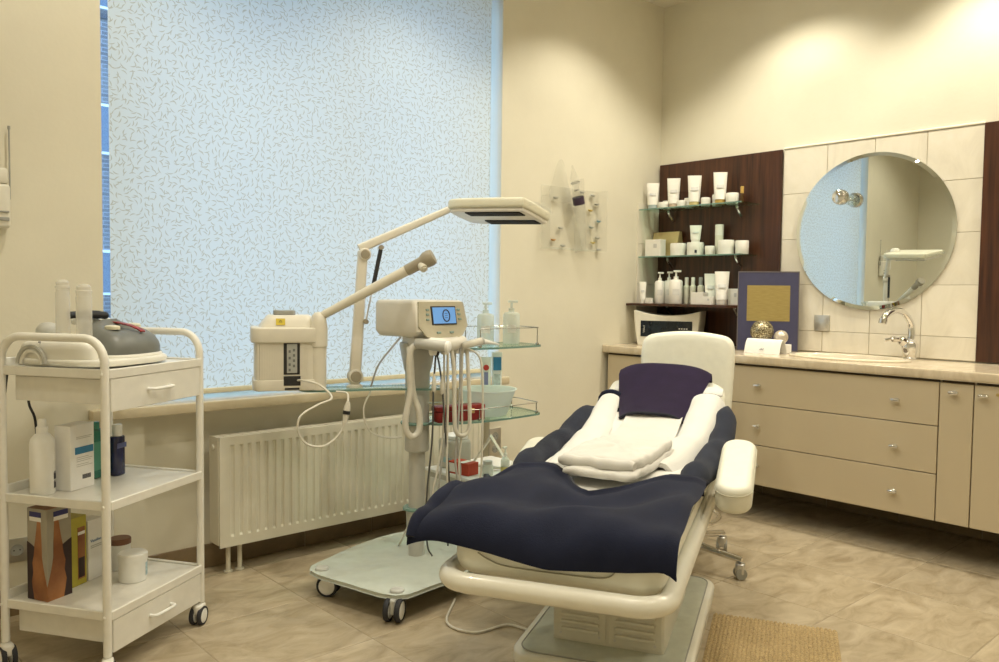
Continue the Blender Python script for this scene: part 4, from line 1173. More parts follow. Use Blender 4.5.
# balls rest in a small dish behind the card
ball('larger cracked gold decorative ball in front of the blue board', -0.258, -0.905, ZC + 0.064 + 0.050, 0.064, CRACK)
ball('smaller pale silver decorative ball beside the gold ball', -0.245, -1.012, ZC + 0.038 + 0.050, 0.038, mat('pearl_ball', (0.66, 0.58, 0.48), 0.3, metal=0.5, var=0.15, vscale=60))
st_ = thing('display_block', 'white block behind the folded card carrying the decorative balls', 'stand', (-0.245, -0.955, ZC))
bm = B(); b3(bm, -0.035, 0.04, -0.10, 0.10, 0, 0.0495, 0.003, 1); obj('block', bm, PAPER, st_)

# ================================================================== acrylic display on the window wall
dsp = thing('acrylic_display', 'clear acrylic sample display fixed on the wall beyond the magnifier lamp', 'display', (-0.86, 0.0, 1.42))
bm = B(); b3(bm, -0.245, 0.245, -0.006, -0.002, 0.0, 0.36, 0.001, 1); obj('back_sheet', bm, CLEAR, dsp, smooth=0)
bm = B(); b3(bm, -0.245, 0.245, -0.075, -0.006, 0.0, 0.006, 0.001, 1); obj('ledge', bm, CLEAR, dsp, smooth=0)
bm = B(); box(bm, (0.03, -0.045, 0.20), (0.10, 0.004, 0.42), 0, M=RY(-14) @ RX(8)); obj('angled_sheet', bm, CLEAR, dsp, smooth=0)
bm = B(); b3(bm, -0.245, -0.241, -0.075, -0.006, 0.006, 0.30); obj('side_sheet', bm, CLEAR, dsp, smooth=0)
bm = B(); b3(bm, 0.241, 0.245, -0.075, -0.006, 0.006, 0.36); obj('side_sheet', bm, CLEAR, dsp, smooth=0)
# big dummy ampoule leaning in the display
amp = thing('display_ampoule', 'large clear dummy ampoule leaning in the acrylic wall display', 'ampoule', (-0.755, -0.045, 1.430))
amp.rotation_euler = (R(3), R(-20), 0)
bm = B(); lathe(bm, [(0.030, 0.0), (0.033, 0.01), (0.033, 0.28), (0.030, 0.31), (0.014, 0.345), (0.014, 0.37), (0.026, 0.40), (0.024, 0.43), (0.008, 0.48), (0.005, 0.50)], n=24); obj('ampoule_glass', bm, CLEAR, amp)
bm = B(); lathe(bm, [(0.034, 0.272), (0.034, 0.315)], n=24, caps=False); obj('dark_label', bm, mat('plum_print', (0.05, 0.03, 0.06), 0.4), amp)
bm = B(); lathe(bm, [(0.0275, 0.396), (0.0275, 0.401)], n=24, caps=False); lathe(bm, [(0.015, 0.352), (0.015, 0.357)], n=20, caps=False); obj('ring_mark', bm, GREY_PL, amp)
amp2 = thing('display_sheet', 'tall clear rounded acrylic fin behind the dummy ampoule', 'display', (-0.965, -0.02, 1.70))
bm = B()
fin = [(-0.085, 0.0), (0.085, 0.0), (0.055, 0.12), (0.03, 0.20), (0.0, 0.235), (-0.03, 0.20), (-0.06, 0.12)]
fo = [(p_.x, p_.y) for p_ in spline([(x, y, 0) for x, y in fin], 4, True)]
slab(bm, fo, -0.002, 0.002, 0, RX(90)); obj('fin', bm, CLEAR, amp2, smooth=0)
DC = [(0.50, 0.26, 0.06), (0.60, 0.45, 0.10), (0.16, 0.30, 0.38), (0.42, 0.42, 0.38), (0.30, 0.34, 0.30), (0.62, 0.50, 0.14)]
samples = [(-0.63 - 0.05, 1.755, 3, 'grey'), (-0.775, 1.765, 3, 'grey'), (-0.645, 1.705, 3, 'grey'), (-0.70, 1.665, 1, 'amber'), (-0.625, 1.605, 2, 'blue'), (-0.69, 1.565, 4, 'green'), (-0.635, 1.505, 3, 'grey'), (-0.675, 1.475, 5, 'yellow'), (-0.62, 1.435, 3, 'grey'),
           (-1.00, 1.715, 3, 'grey'), (-0.955, 1.545, 3, 'grey'), (-1.015, 1.475, 0, 'rust'), (-0.935, 1.445, 3, 'grey')]
for (x, z, ci, nm) in samples:
    b = B(); bmesh.ops.create_uvsphere(b, u_segments=14, v_segments=8, radius=0.02, matrix=Matrix.Scale(0.45, 4, (0, 0, 1)) @ Matrix.Scale(0.5, 4, (0, 1, 0)))
    for v_ in b.verts:
        if v_.co.z > 0.002: v_.co.z = 0.002
        v_.co.z += 6.0 * v_.co.x ** 2
    o = obj('sample_dish', b, mat('sample_' + nm, DC[ci], 0.35), None, (x, -0.0165, z))
    lab = {'grey': 'tiny grey sample dish on the acrylic wall display', 'amber': 'tiny amber sample dish on the acrylic wall display', 'blue': 'tiny blue sample dish on the acrylic wall display', 'green': 'tiny green sample dish on the acrylic wall display', 'yellow': 'tiny yellow sample dish on the acrylic wall display', 'rust': 'rust coloured sample dish on the acrylic wall display'}[nm]
    tag(o, lab, 'sample', 'sample dishes on the wall display')

# ================================================================== equipment stand
SX, SY, SA = -2.41, -0.615, R(-10)
def SLp(s, t, z=0.0):
    return Vector((SX + s * math.cos(SA) - t * math.sin(SA), SY + s * math.sin(SA) + t * math.cos(SA), z))
stand = thing('equipment_stand', 'grey column stand with glass shelves and control unit on four castors', 'stand', (SX, SY, 0), SA)
STANDG = mat('stand_grey', (0.52, 0.51, 0.46), 0.38, var=0.03, metal=0.15)
PLATE = mat('frosted_plate', (0.58, 0.63, 0.57), 0.18, var=0.03, coat=0.4)
UNIT = mat('unit_cream', (0.76, 0.73, 0.65), 0.42, var=0.02)
OLIVE = mat('unit_panel', (0.52, 0.48, 0.36), 0.45, var=0.04)
po = [(-0.385, 0.20), (-0.25, 0.245), (-0.05, 0.27), (0.12, 0.265), (0.26, 0.20), (0.275, 0.0), (0.26, -0.20), (0.12, -0.27), (-0.05, -0.29), (-0.25, -0.272), (-0.385, -0.235), (-0.40, -0.02)]
po2 = [(p_.x, p_.y) for p_ in spline([(x, y, 0) for x, y in po], 3, True)]
bm = B(); slab(bm, po2, 0.082, 0.098, 0.005, RZ(23)); obj('base_plate', bm, PLATE, stand, smooth=40)
def big_castor(parent, x, y, rz, r=0.042):
    cm_ = Matrix.Translation((x, y, 0)) @ RZ(rz)
    b = B()
    slab(b, rrect(0.05, 0.05, 0.02, 4), 0.086, 0.108, 0.006, cm_)
    slab(b, rrect(0.075, 0.022, 0.010, 3, -0.018, 0), 0.03, 0.086, 0.006, cm_)
    f = obj('castor', b, LGREY_PL, parent)
    for s in (-1, 1):
        cc = cm_ @ Matrix.Translation((-0.028, s * 0.021, r)) @ RX(90)
        b = B(); lathe(b, [(r - 0.010, -0.009), (r - 0.002, -0.009), (r, -0.005), (r, 0.005), (r - 0.002, 0.009), (r - 0.010, 0.009)], (0, 0, 0), 28, cc, caps=False); obj('tyre', b, RUBBER, f)
        b = B(); lathe(b, [(0.002, -0.010), (r * 0.62, -0.0095), (r - 0.009, -0.007), (r - 0.009, 0.007), (r * 0.62, 0.0095), (0.002, 0.010)], (0, 0, 0), 28, cc); obj('hub', b, WHITE_PL, f)
def rot2(x, y, a): return (x * math.cos(R(a)) - y * math.sin(R(a)), x * math.sin(R(a)) + y * math.cos(R(a)))
for (x, y, a) in ((-0.355, 0.17, 140), (-0.355, -0.215, 45), (0.235, 0.17, 20), (0.235, -0.17, -30)):
    big_castor(stand, *rot2(x, y, 23), a)
bm = B(); lathe(bm, [(0.033, 0.098), (0.033, 0.55)], n=28); obj('pole', bm, STANDG, stand)
bm = B(); lathe(bm, [(0.046, 0.525), (0.050, 0.53), (0.048, 0.70), (0.050, 0.845), (0.056, 0.86), (0.074, 0.955), (0.070, 0.965)], n=32); obj('sleeve', bm, STANDG, stand)
for (z, r_) in ((0.290, 0.055), (0.640, 0.066)):
    b = B(); lathe(b, [(0.034, z - 0.005), (r_, z - 0.005), (r_ + 0.002, z), (r_, z + 0.005), (0.034, z + 0.005)], n=32); obj('glass_collar', b, GLASS_EDGE, stand)
bm = B(); lathe(bm, [(0.036, 0.20), (0.040, 0.21), (0.044, 0.285)], n=24); obj('cable_cup', bm, STANDG, stand)

def edged_glass(parent, outline, z, name, th=0.009):
    o2 = [(p_.x, p_.y) for p_ in spline([(x, y, 0) for x, y in outline], 4, True)]
    b = B(); slab(b, o2, z, z + th, 0.0); g = obj(name, b, GLASS, parent, smooth=30)
    b = B()
    n = len(o2)
    v0 = [b.verts.new((x * 1.0, y * 1.0, z + 0.0006)) for x, y in o2]; v1 = [b.verts.new((x, y, z + th - 0.0006)) for x, y in o2]
    cx = sum(p_[0] for p_ in o2) / n; cy = sum(p_[1] for p_ in o2) / n
    for lst in (v0, v1):
        for v_ in lst:
            d = Vector((v_.co.x - cx, v_.co.y - cy)); d.normalize(); v_.co.x += d.x * 0.0008; v_.co.y += d.y * 0.0008
    for i in range(n): b.faces.new((v0[i], v0[(i + 1) % n], v1[(i + 1) % n], v1[i]))
    obj('glass_edge', b, GLASS_EDGE, g, smooth=30)
    return g
edged_glass(stand, [rot2(x, y, -20) for x, y in ((-0.465, -0.03), (-0.43, -0.075), (-0.35, -0.085), (-0.26, -0.065), (-0.14, -0.045), (-0.02, -0.065), (0.07, -0.07), (0.11, -0.02), (0.08, 0.05), (-0.03, 0.08), (-0.16, 0.07), (-0.28, 0.05), (-0.40, 0.05), (-0.45, 0.02))], 0.777, 'glass_arm')
SH = [(0.03, -0.06), (0.10, -0.095), (0.24, -0.105), (0.40, -0.085), (0.54, -0.05), (0.585, -0.03), (0.60, 0.02), (0.60, 0.14), (0.585, 0.185), (0.54, 0.20), (0.30, 0.20), (0.08, 0.18), (0.03, 0.10)]
RAIL = mat('rail_steel', (0.45, 0.44, 0.40), 0.25, metal=0.9)
for z in (0.934, 0.634):
    g = edged_glass(stand, SH, z, 'glass_shelf')
    zr = z + 0.009 + 0.075 if z > 0.8 else z + 0.009 + 0.045
    b = B(); tube(b, [(0.06, 0.17, zr), (0.57, 0.175, zr), (0.585, 0.16, zr), (0.585, -0.01, zr), (0.57, -0.025, zr), (0.24, -0.09, zr)] if z > 0.8 else [(0.06, 0.17, zr), (0.57, 0.175, zr), (0.585, 0.16, zr), (0.585, -0.01, zr), (0.57, -0.03, zr), (0.24, -0.092, zr), (0.10, -0.08, zr)], 0.0022, 6); obj('rail', b, RAIL, g)
    for (x, y) in ((0.57, 0.175), (0.57, -0.025), (0.32, 0.172), (0.24, -0.09)):
        b = B(); tube(b, [(x, y, z + 0.004), (x, y, zr)], 0.0026, 6); lathe(b, [(0.007, z + 0.009), (0.007, z + 0.016), (0.003, z + 0.02)], (x, y, 0), 10); obj('rail_post', b, RAIL, g)
bm = B(); tube(bm, [(0.045, 0.03, 0.55), (0.05, 0.06, 0.62), (0.30, 0.06, 0.626)], 0.011, 8); tube(bm, [(0.04, 0.03, 0.86), (0.05, 0.06, 0.92), (0.30, 0.06, 0.926)], 0.011, 8); tag(obj('shelf_bracket', bm, STANDG, stand), kind='stuff')

# control unit on the column
UM = Matrix.Translation((0.015, 0.0, 0.0)) @ RZ(18)
UW, UD = 0.285, 0.25
bm = B()
rings = []
for (z, w, yf, yb) in ((0.992, UW * 0.90, -0.085, UD / 2 - 0.02), (1.000, UW * 0.96, -0.100, UD / 2 - 0.01), (1.015, UW, -UD / 2, UD / 2), (1.12, UW, -UD / 2 + 0.018, UD / 2), (1.13, UW * 0.985, -UD / 2 + 0.024, UD / 2 - 0.006), (1.136, UW * 0.94, -UD / 2 + 0.034, UD / 2 - 0.016)):
    rings.append([(x, y, z) for x, y in rrect(w, yb - yf, 0.018, 4, 0, (yb + yf) / 2)])
loft(bm, rings, M=UM); hs_ = obj('control_housing', bm, UNIT, stand, smooth=40)
# inclined front panel
PM = UM @ Matrix.Translation((0, -UD / 2 + 0.0085, 1.068)) @ RX(-9.5)
bm = B()
pp = [(-0.125, 0.062), (0.125, 0.062), (0.138, -0.035), (0.10, -0.075), (0.05, -0.088), (-0.05, -0.088), (-0.10, -0.075), (-0.138, -0.035)]
slab(bm, pp[::-1], -0.002, 0.006, 0.0, PM @ RX(90)); pn = obj('control_panel', bm, OLIVE, stand, smooth=20)
def on_panel(bm_, x0, x1, z0, z1, y0=-0.010, y1=-0.005):
    box(bm_, (0, 0, 0), (x1 - x0, y1 - y0, z1 - z0), 0.001, 1)
    vs = bm_.verts[:]
    bmesh.ops.transform(bm_, matrix=PM @ Matrix.Translation(((x0 + x1) / 2, (y0 + y1) / 2, (z0 + z1) / 2)), verts=vs)
bm = B(); on_panel(bm, -0.066, 0.072, -0.030, 0.044); obj('screen_bezel', bm, BLACK_PL, pn, smooth=0)
SCR = bpy.data.materials.new('lcd_screen'); SCR.use_nodes = True
_p = SCR.node_tree.nodes['Principled BSDF']; _p.inputs['Base Color'].default_value = (0.10, 0.22, 0.42, 1); _p.inputs['Roughness'].default_value = 0.2
_p.inputs['Emission Color'].default_value = (0.16, 0.36, 0.72, 1); _p.inputs['Emission Strength'].default_value = 0.42
bm = B(); on_panel(bm, -0.061, 0.067, -0.025, 0.039, -0.0115, -0.0095); scr = obj('screen', bm, SCR, pn, smooth=0)
bm = B(); rg = [(0.010 + 0.0, 0.007)]; 
cir = [PM @ Vector((0.012 + 0.019 * math.cos(2 * math.pi * k / 24), -0.0120, 0.006 + 0.023 * math.sin(2 * math.pi * k / 24))) for k in range(24)]
tube(bm, cir, 0.0026, 6, closed=True)
for k in range(3): 
    vs0 = len(bm.verts)
    box(bm, PM @ Vector((0.012, -0.012, -0.002 + 0.008 * k)), (0.014, 0.001, 0.0016), 0, M=PM.to_3x3().to_4x4())
obj('screen_ring_icon', bm, INK, pn)
BTN = mat('teal_button', (0.26, 0.36, 0.33), 0.5)
for (x, z) in ((-0.085, 0.030), (-0.087, 0.012), (-0.089, -0.008), (0.090, 0.030), (0.092, 0.012), (0.094, -0.008), (-0.035, -0.060), (0.038, -0.060)):
    b = B(); on_panel(b, x - (0.011 if z < -0.03 else 0.008), x + (0.011 if z < -0.03 else 0.008), z - 0.004, z + 0.004); obj('button', b, BTN, pn, smooth=0)
# holder bar below the panel
bm = B()
tube(bm, [UM @ Vector(p_) for p_ in spline([(-0.115, -0.10, 0.972), (-0.10, -0.135, 0.968), (-0.04, -0.150, 0.964), (0.05, -0.150, 0.966), (0.10, -0.135, 0.972)], 4)], [0.020] * 5 + [0.027] * 8 + [0.022] * 4, 12)
b3(bm, -0.06, 0.07, -0.10, 0.03, 0.945, 0.995, 0.012)
obj('holder_bar', bm, UNIT, stand, smooth=60)
for x in (-0.085, -0.02, 0.05, 0.10):
    b = B(); lathe(b, [(0.012, -0.03), (0.016, -0.02), (0.016, 0.008), (0.012, 0.012)], (0, 0, 0), 16, UM @ Matrix.Translation((x, -0.150, 0.955))); obj('holder_cup', b, UNIT, stand)

# handpieces with their hoses
def handpiece(label, p0, p1, r_, mm, endm, hose=None, hm=None, hr=0.006, tip=None):
    t = thing('handpiece', label, 'handpiece', tuple(SLp(*p0)), 0, 'handpieces on the control unit')
    o_ = SLp(*p0); a_, b_ = SLp(*p0) - o_, SLp(*p1) - o_
    d = (b_ - a_)
    b = B(); tube(b, [a_, a_ + d * 0.06, a_ + d * 0.5, a_ + d * 0.94, b_], [r_ * 0.6, r_ * 0.95, r_, r_ * 1.02, r_ * 0.9], 14); obj('grip', b, mm, t, smooth=50)
    b = B(); tube(b, [b_ - d * 0.02, b_ + d * 0.06, b_ + d * 0.09], [r_ * 1.08, r_ * 1.08, r_ * 0.8], 16); obj('end_ring', b, endm, t, smooth=50)
    if tip:
        b = B(); e_ = SLp(*tip) - o_; tube(b, [b_, b_ + (e_ - b_) * 0.4, e_], [r_ * 0.8, r_ * 0.55, r_ * 0.18], 12); obj('nozzle', b, WHITE_PL, t, smooth=50)
    if hose:
        b = B(); tube(b, [SLp(*q) - o_ for q in spline(hose, 7)], hr, 8); obj('hose', b, hm or WHITE_PL, t, smooth=60)
HOSE = mat('hose_ivory', (0.70, 0.67, 0.58), 0.45)
HOSEG = mat('hose_grey', (0.46, 0.45, 0.42), 0.45)
handpiece('grey handpiece with a white end ring below the screen', (-0.075, -0.125, 0.972), (0.012, -0.225, 0.960), 0.021, LGREY_PL, BRIGHT_PL,
          [(x - 0.05, y, z) for x, y, z in ((-0.01, -0.12, 0.965), (-0.035, -0.115, 0.945), (-0.04, -0.11, 0.88), (-0.035, -0.11, 0.78), (-0.055, -0.11, 0.68), (-0.05, -0.11, 0.625), (-0.022, -0.11, 0.605), (0.004, -0.11, 0.63), (0.002, -0.11, 0.70), (-0.02, -0.10, 0.78), (-0.03, -0.10, 0.90), (-0.02, -0.07, 0.95))], HOSE, 0.013)
handpiece('ivory handpiece with a pointed nozzle at the control unit', (0.115, -0.16, 0.958), (0.20, -0.17, 0.975), 0.015, HOSE, LGREY_PL,
          [(0.118, -0.16, 0.955), (0.185, -0.165, 0.92), (0.205, -0.165, 0.85), (0.21, -0.165, 0.70), (0.208, -0.165, 0.50), (0.205, -0.16, 0.42)], HOSE, 0.0045, (0.305, -0.13, 0.958))
# hanging hoses from the holder bar: each its own thing
def hose(label, pts, r_, mm, name='hose', cat='hose', group='hoses hanging from the control unit'):
    b = B(); tube(b, [SLp(*q) for q in spline(pts, 7)], r_, 8); tag(obj(name, b, mm, smooth=60), label, cat, group)
hose('thick ivory hose looping down before the red box', [(0.075, -0.145, 0.95), (0.085, -0.15, 0.85), (0.088, -0.15, 0.70), (0.095, -0.15, 0.62), (0.125, -0.15, 0.598), (0.155, -0.15, 0.62), (0.158, -0.15, 0.70), (0.150, -0.15, 0.85), (0.145, -0.145, 0.95)], 0.0085, HOSE)
hose('grey hose hanging behind the thick looped hose', [(0.06, -0.14, 0.95), (0.066, -0.13, 0.80), (0.064, -0.13, 0.62), (0.045, -0.13, 0.50), (0.03, -0.13, 0.36), (0.06, -0.13, 0.30), (0.11, -0.13, 0.33), (0.13, -0.13, 0.45), (0.11, -0.13, 0.60), (0.10, -0.13, 0.95)], 0.004, HOSEG)
hose('thin ivory hose falling in a wide loop beside the column', [(0.045, -0.14, 0.95), (0.048, -0.14, 0.75), (0.042, -0.14, 0.60), (0.02, -0.14, 0.47), (0.0, -0.14, 0.37), (0.02, -0.14, 0.30), (0.06, -0.14, 0.275), (0.11, -0.14, 0.30)], 0.0042, HOSE)
hose('thin grey hose hanging straight beside the thick looped hose', [(0.115, -0.148, 0.95), (0.118, -0.14, 0.80), (0.112, -0.14, 0.66), (0.10, -0.14, 0.52), (0.11, -0.14, 0.42)], 0.0045, HOSEG)
hose('thin ivory hose hanging inside the thick looped hose', [(0.125, -0.146, 0.95), (0.128, -0.138, 0.80), (0.130, -0.138, 0.62), (0.118, -0.138, 0.48), (0.125, -0.138, 0.40)], 0.004, HOSE)
hose('thin ivory hose trailing down to the treatment chair', [(0.055, -0.155, 0.95), (0.056, -0.155, 0.70), (0.054, -0.155, 0.50), (0.062, -0.155, 0.38), (0.09, -0.155, 0.31), (0.14, -0.16, 0.27), (0.17, -0.16, 0.20)], 0.0042, HOSE)
for (pts, lab, top) in (([(0.004, -0.15, 0.935), (0.0, -0.15, 0.88), (-0.008, -0.155, 0.80), (-0.012, -0.155, 0.60), (-0.03, -0.155, 0.42), (-0.035, -0.15, 0.28), (-0.02, -0.14, 0.17), (0.0, -0.14, 0.13)], 'dark cable with ivory plug hanging close to the column', (-0.006, -0.155, 0.81)),
                        ([(0.006, -0.15, 0.935), (0.02, -0.15, 0.88), (0.032, -0.155, 0.78), (0.045, -0.155, 0.62), (0.066, -0.15, 0.45), (0.07, -0.15, 0.28), (0.07, -0.14, 0.16)], 'dark cable with ivory plug hanging beside the hoses', (0.030, -0.155, 0.80))):
    t = thing('electrode_cable', lab, 'cable', tuple(SLp(*pts[-1])), 0, 'electrode cables at the column')
    o_ = SLp(*pts[-1])
    b = B(); tube(b, [SLp(*q) - o_ for q in spline(pts, 7)], 0.0036, 8); obj('lead', b, mat('dark_grey_cable', (0.07, 0.07, 0.065), 0.5), t, smooth=60)
    q = SLp(*top) - o_
    b = B(); lathe(b, [(0.004, -0.03), (0.0085, -0.022), (0.0085, 0.012), (0.005, 0.03), (0.004, 0.042)], tuple(q), 12); obj('plug', b, HOSE, t)
t = thing('cable_socket', 'black round socket below the control unit for the dark cables', 'socket', tuple(SLp(0.006, -0.15, 0.925)))
bm = B(); lathe(bm, [(0.006, -0.006), (0.012, 0.0), (0.012, 0.016), (0.009, 0.02)], n=14); obj('socket_body', bm, BLACK_PL, t)
# grey cable from the unit down to the glass arm
hose('grey cable arching from the control unit to the glass arm', [(-0.10, -0.05, 0.99), (-0.14, -0.055, 0.95), (-0.18, -0.02, 0.88), (-0.19, 0.03, 0.792)], 0.004, HOSEG, 'unit_cable', 'cable', None)
hose('white cable drooping from the glass arm to the radiator', [(-0.19, 0.03, 0.775), (-0.22, 0.03, 0.70), (-0.20, 0.02, 0.62), (-0.13, 0.03, 0.585), (-0.06, 0.02, 0.58)], 0.0038, HOSE, 'unit_cable', 'cable', None)
hose('white cable lying on the floor beside the stand base', [(0.02, 0.10, 0.20), (-0.05, 0.16, 0.03), (-0.14, 0.22, 0.006), (-0.26, 0.24, 0.006), (-0.30, 0.17, 0.006), (-0.24, 0.12, 0.006), (-0.12, 0.10, 0.006)], 0.0045, HOSE, 'floor_cable', 'cable', None)

# ---------------------------------------------------------------- steamer
VA = R(-24)
vp = Vector((-2.852, -0.362, 0.0))
ste = thing('facial_steamer', 'cream facial steamer with ribbed body and raised nozzle arm on glass', 'steamer', (vp.x, vp.y, 0.7865), VA)
STE = mat('steamer_cream', (0.74, 0.70, 0.59), 0.45, var=0.02)
def ribbed(w, d, r_, k, amp, n=120):
    base = rrect(w, d, r_, 8)
    return base
bm = B()
ro = rrect(0.262, 0.20, 0.035, 6)
slab(bm, ro, 0.0, 0.042, 0.004); slab(bm, rrect(0.250, 0.19, 0.03, 6), 0.040, 0.185)
for i in range(26):
    x = -0.112 + i * 0.0090
    if -0.025 < x < 0.045: continue
    if x > 0.075: continue
    b3(bm, x - 0.0025, x + 0.0025, -0.0975, -0.094, 0.045, 0.178)
bd = obj('body', bm, STE, ste, smooth=30)
bm = B(); slab(bm, rrect(0.276, 0.212, 0.04, 6), 0.182, 0.240, 0.006); obj('top_band', bm, STE, ste, smooth=40)
bm = B()
rings = []
for (z, w, d, cx) in ((0.240, 0.215, 0.16, -0.002), (0.262, 0.185, 0.15, 0.0), (0.283, 0.165, 0.13, 0.005), (0.286, 0.155, 0.12, 0.005)):
    rings.append([(x, y, z) for x, y in rrect(w, d, 0.03, 5, cx, 0)])
loft(bm, rings); obj('hood', bm, STE, ste, smooth=40)
bm = B(); slab(bm, rrect(0.082, 0.075, 0.012, 4, -0.012, 0), 0.286, 0.304, 0.003); obj('filler_cap', bm, GREY_PL, ste)
bm = B(); box(bm, (-0.030, -0.0765, 0.262), (0.034, 0.001, 0.026), 0, M=RX(-20)); yl = obj('warning_label', bm, mat('yellow_label', (0.65, 0.50, 0.03), 0.5), ste, smooth=0)
bm = B(); tube(bm, [(-0.030 + 0.007 * math.cos(R(a)), -0.0775, 0.262 + 0.007 * math.sin(R(a))) for a in (90, 210, 330)], 0.0011, 5, closed=True); obj('warning_triangle', bm, INK, yl)
bm = B(); b3(bm, -0.020, 0.040, -0.0965, -0.090, 0.062, 0.182); gp = obj('gauge_recess', bm, BLACK_PL, ste, smooth=0)
bm = B(); b3(bm, -0.008, 0.030, -0.0985, -0.0965, 0.068, 0.178, 0.001, 1); gl_ = obj('gauge_plate', bm, mat('gauge_grey', (0.42, 0.43, 0.40), 0.4), gp)
for k, (x, z) in enumerate(((0.018, 0.155), (0.018, 0.135), (0.018, 0.115), (0.018, 0.095), (0.002, 0.15), (0.002, 0.125), (0.002, 0.10), (0.002, 0.08))):
    b = B(); b3(b, x - 0.004, x + 0.004, -0.0992, -0.0985, z - 0.005, z + 0.005); obj('gauge_mark', b, mat('gauge_print', (0.16, 0.17, 0.16), 0.5), gl_, smooth=0)
bm = B(); b3(bm, -0.020, 0.042, -0.1012, -0.090, 0.020, 0.056); b3(bm, -0.016, 0.038, -0.1012, -0.090, 0.004, 0.012); obj('mains_inlet', bm, BLACK_PL, ste, smooth=0)
bm = B(); lathe(bm, [(0.030, 0.0), (0.030, 0.165), (0.034, 0.168), (0.034, 0.24), (0.030, 0.262), (0.026, 0.285), (0.015, 0.297), (0.003, 0.30)], (0.112, -0.075, 0.0), 24); obj('steam_column', bm, STE, ste, smooth=40)
def V(x, y, z):   # room to steamer frame
    p_ = Vector((x, y, z)) - Vector((vp.x, vp.y, 0.7865))
    return Vector((p_.x * math.cos(VA) + p_.y * math.sin(VA), -p_.x * math.sin(VA) + p_.y * math.cos(VA), p_.z))
a_ = Vector((0.112, -0.072, 0.278)); e_ = V(-2.488, -0.815, 1.303)
d = e_ - a_
bm = B(); tube(bm, [a_, a_ + d * 0.5, a_ + d * 0.78], [0.016, 0.019, 0.020], 16); arm_ = obj('steam_arm', bm, STE, ste, smooth=50)
bm = B(); tube(bm, [a_ + d * 0.77, a_ + d * 0.90, a_ + d * 0.93, a_ + d * 0.97, a_ + d], [0.0215, 0.0225, 0.030, 0.032, 0.028], 18); obj('nozzle_head', bm, mat('nozzle_taupe', (0.36, 0.32, 0.24), 0.45), ste, smooth=50)
c_ = a_ + d * 0.885
bm = B(); tube(bm, [c_, c_ + Vector((0.008, -0.035, -0.022))], [0.017, 0.015], 14); tube(bm, [c_ + Vector((0.008, -0.034, -0.0215)), c_ + Vector((0.009, -0.038, -0.024))], 0.009, 12); obj('nozzle', bm, STE, ste, smooth=50)
# steamer mains lead hanging in a loop, with an inline plug
t = thing('steamer_lead', 'ivory mains lead hanging in a loop below the glass arm', 'cable', tuple(SLp(-0.42, -0.13, 0.60)))
o_ = SLp(-0.42, -0.13, 0.60)
lead = [(-0.475, 0.075, 0.825), (-0.46, 0.04, 0.828), (-0.42, -0.03, 0.815), (-0.40, -0.10, 0.775), (-0.46, -0.12, 0.755), (-0.53, -0.135, 0.72), (-0.535, -0.13, 0.66), (-0.50, -0.13, 0.615), (-0.44, -0.13, 0.605), (-0.385, -0.13, 0.64), (-0.36, -0.13, 0.69)]
bm = B(); tube(bm, [SLp(*q) - o_ for q in spline(lead, 7)], 0.0042, 8); obj('lead', bm, HOSE, t, smooth=60)
bm = B(); tube(bm, [SLp(-0.362, -0.13, 0.68) - o_, SLp(-0.352, -0.13, 0.735) - o_, SLp(-0.348, -0.13, 0.76) - o_], [0.009, 0.013, 0.008], 10); pg_ = obj('plug', bm, HOSE, t, smooth=50)
bm = B(); tube(bm, [SLp(-0.3555, -0.13, 0.715) - o_, SLp(-0.3535, -0.13, 0.728) - o_], 0.0136, 10); obj('dark_band', bm, BLACK_PL, pg_)
bm = B(); tube(bm, [SLp(*q) - o_ for q in spline([(-0.348, -0.13, 0.76), (-0.345, -0.11, 0.79), (-0.38, -0.09, 0.7955)], 5)], 0.0042, 8); obj('lead_tail', bm, HOSE, t, smooth=60)

# ---------------------------------------------------------------- magnifier lamp on the glass arm
lp = Vector((-2.627, -0.490, 0.0))
lam = thing('magnifier_lamp', 'ivory articulated lamp with a flat head reaching over from the stand', 'lamp', (lp.x, lp.y, 0.7865), R(-23.5))
LAMPM = mat('lamp_ivory', (0.77, 0.73, 0.63), 0.4, var=0.02)
TAUPE = mat('joint_taupe', (0.34, 0.30, 0.22), 0.45)
def LP(s, t, z): return Vector((s, t, z - 0.7865))
bm = B(); lathe(bm, [(0.032, 0.0), (0.032, 0.008), (0.020, 0.012), (0.020, 0.022)], n=24); obj('foot', bm, LAMPM, lam)
def flat_arm(p0, p1, w0, w1, dpt):
    b = B(); d = (p1 - p0).normalized(); n_ = Vector((0, 1, 0)); u_ = d.cross(n_).normalized()
    rings = []
    for (p_, w) in ((p0, w0), (p0 + (p1 - p0) * 0.5, (w0 + w1) / 2), (p1, w1)):
        rings.append([p_ + u_ * x + n_ * y for x, y in rrect(w, dpt, 0.008, 3)])
    loft(b, rings); return b
p0, p1, p2 = LP(0.0, 0, 0.81), LP(0.030, 0, 1.325), LP(0.412, 0, 1.520)
obj('lower_arm', flat_arm(p0, p1, 0.046, 0.038, 0.034), LAMPM, lam, smooth=40)
obj('upper_arm', flat_arm(p1 + Vector((-0.014, 0, 0.010)), p2, 0.036, 0.026, 0.028), LAMPM, lam, smooth=40)
for (p_, r_, nm) in ((p0 + Vector((0.002, 0, 0.02)), 0.030, 'base_joint'), (p1 + Vector((0.006, 0, -0.012)), 0.025, 'elbow_joint'), (p2, 0.017, 'head_joint')):
    b = B(); lathe(b, [(r_, -0.024), (r_, 0.020), (r_ * 0.86, 0.026)], tuple(p_), 22, RX(90)); j_ = obj(nm, b, LAMPM if nm != 'head_joint' else TAUPE, lam, smooth=40)
    b = B(); lathe(b, [(r_ * 0.72, 0.026), (r_ * 0.70, 0.030), (r_ * 0.4, 0.031)], tuple(p_), 20, RX(90)); obj('joint_cap', b, TAUPE, j_)
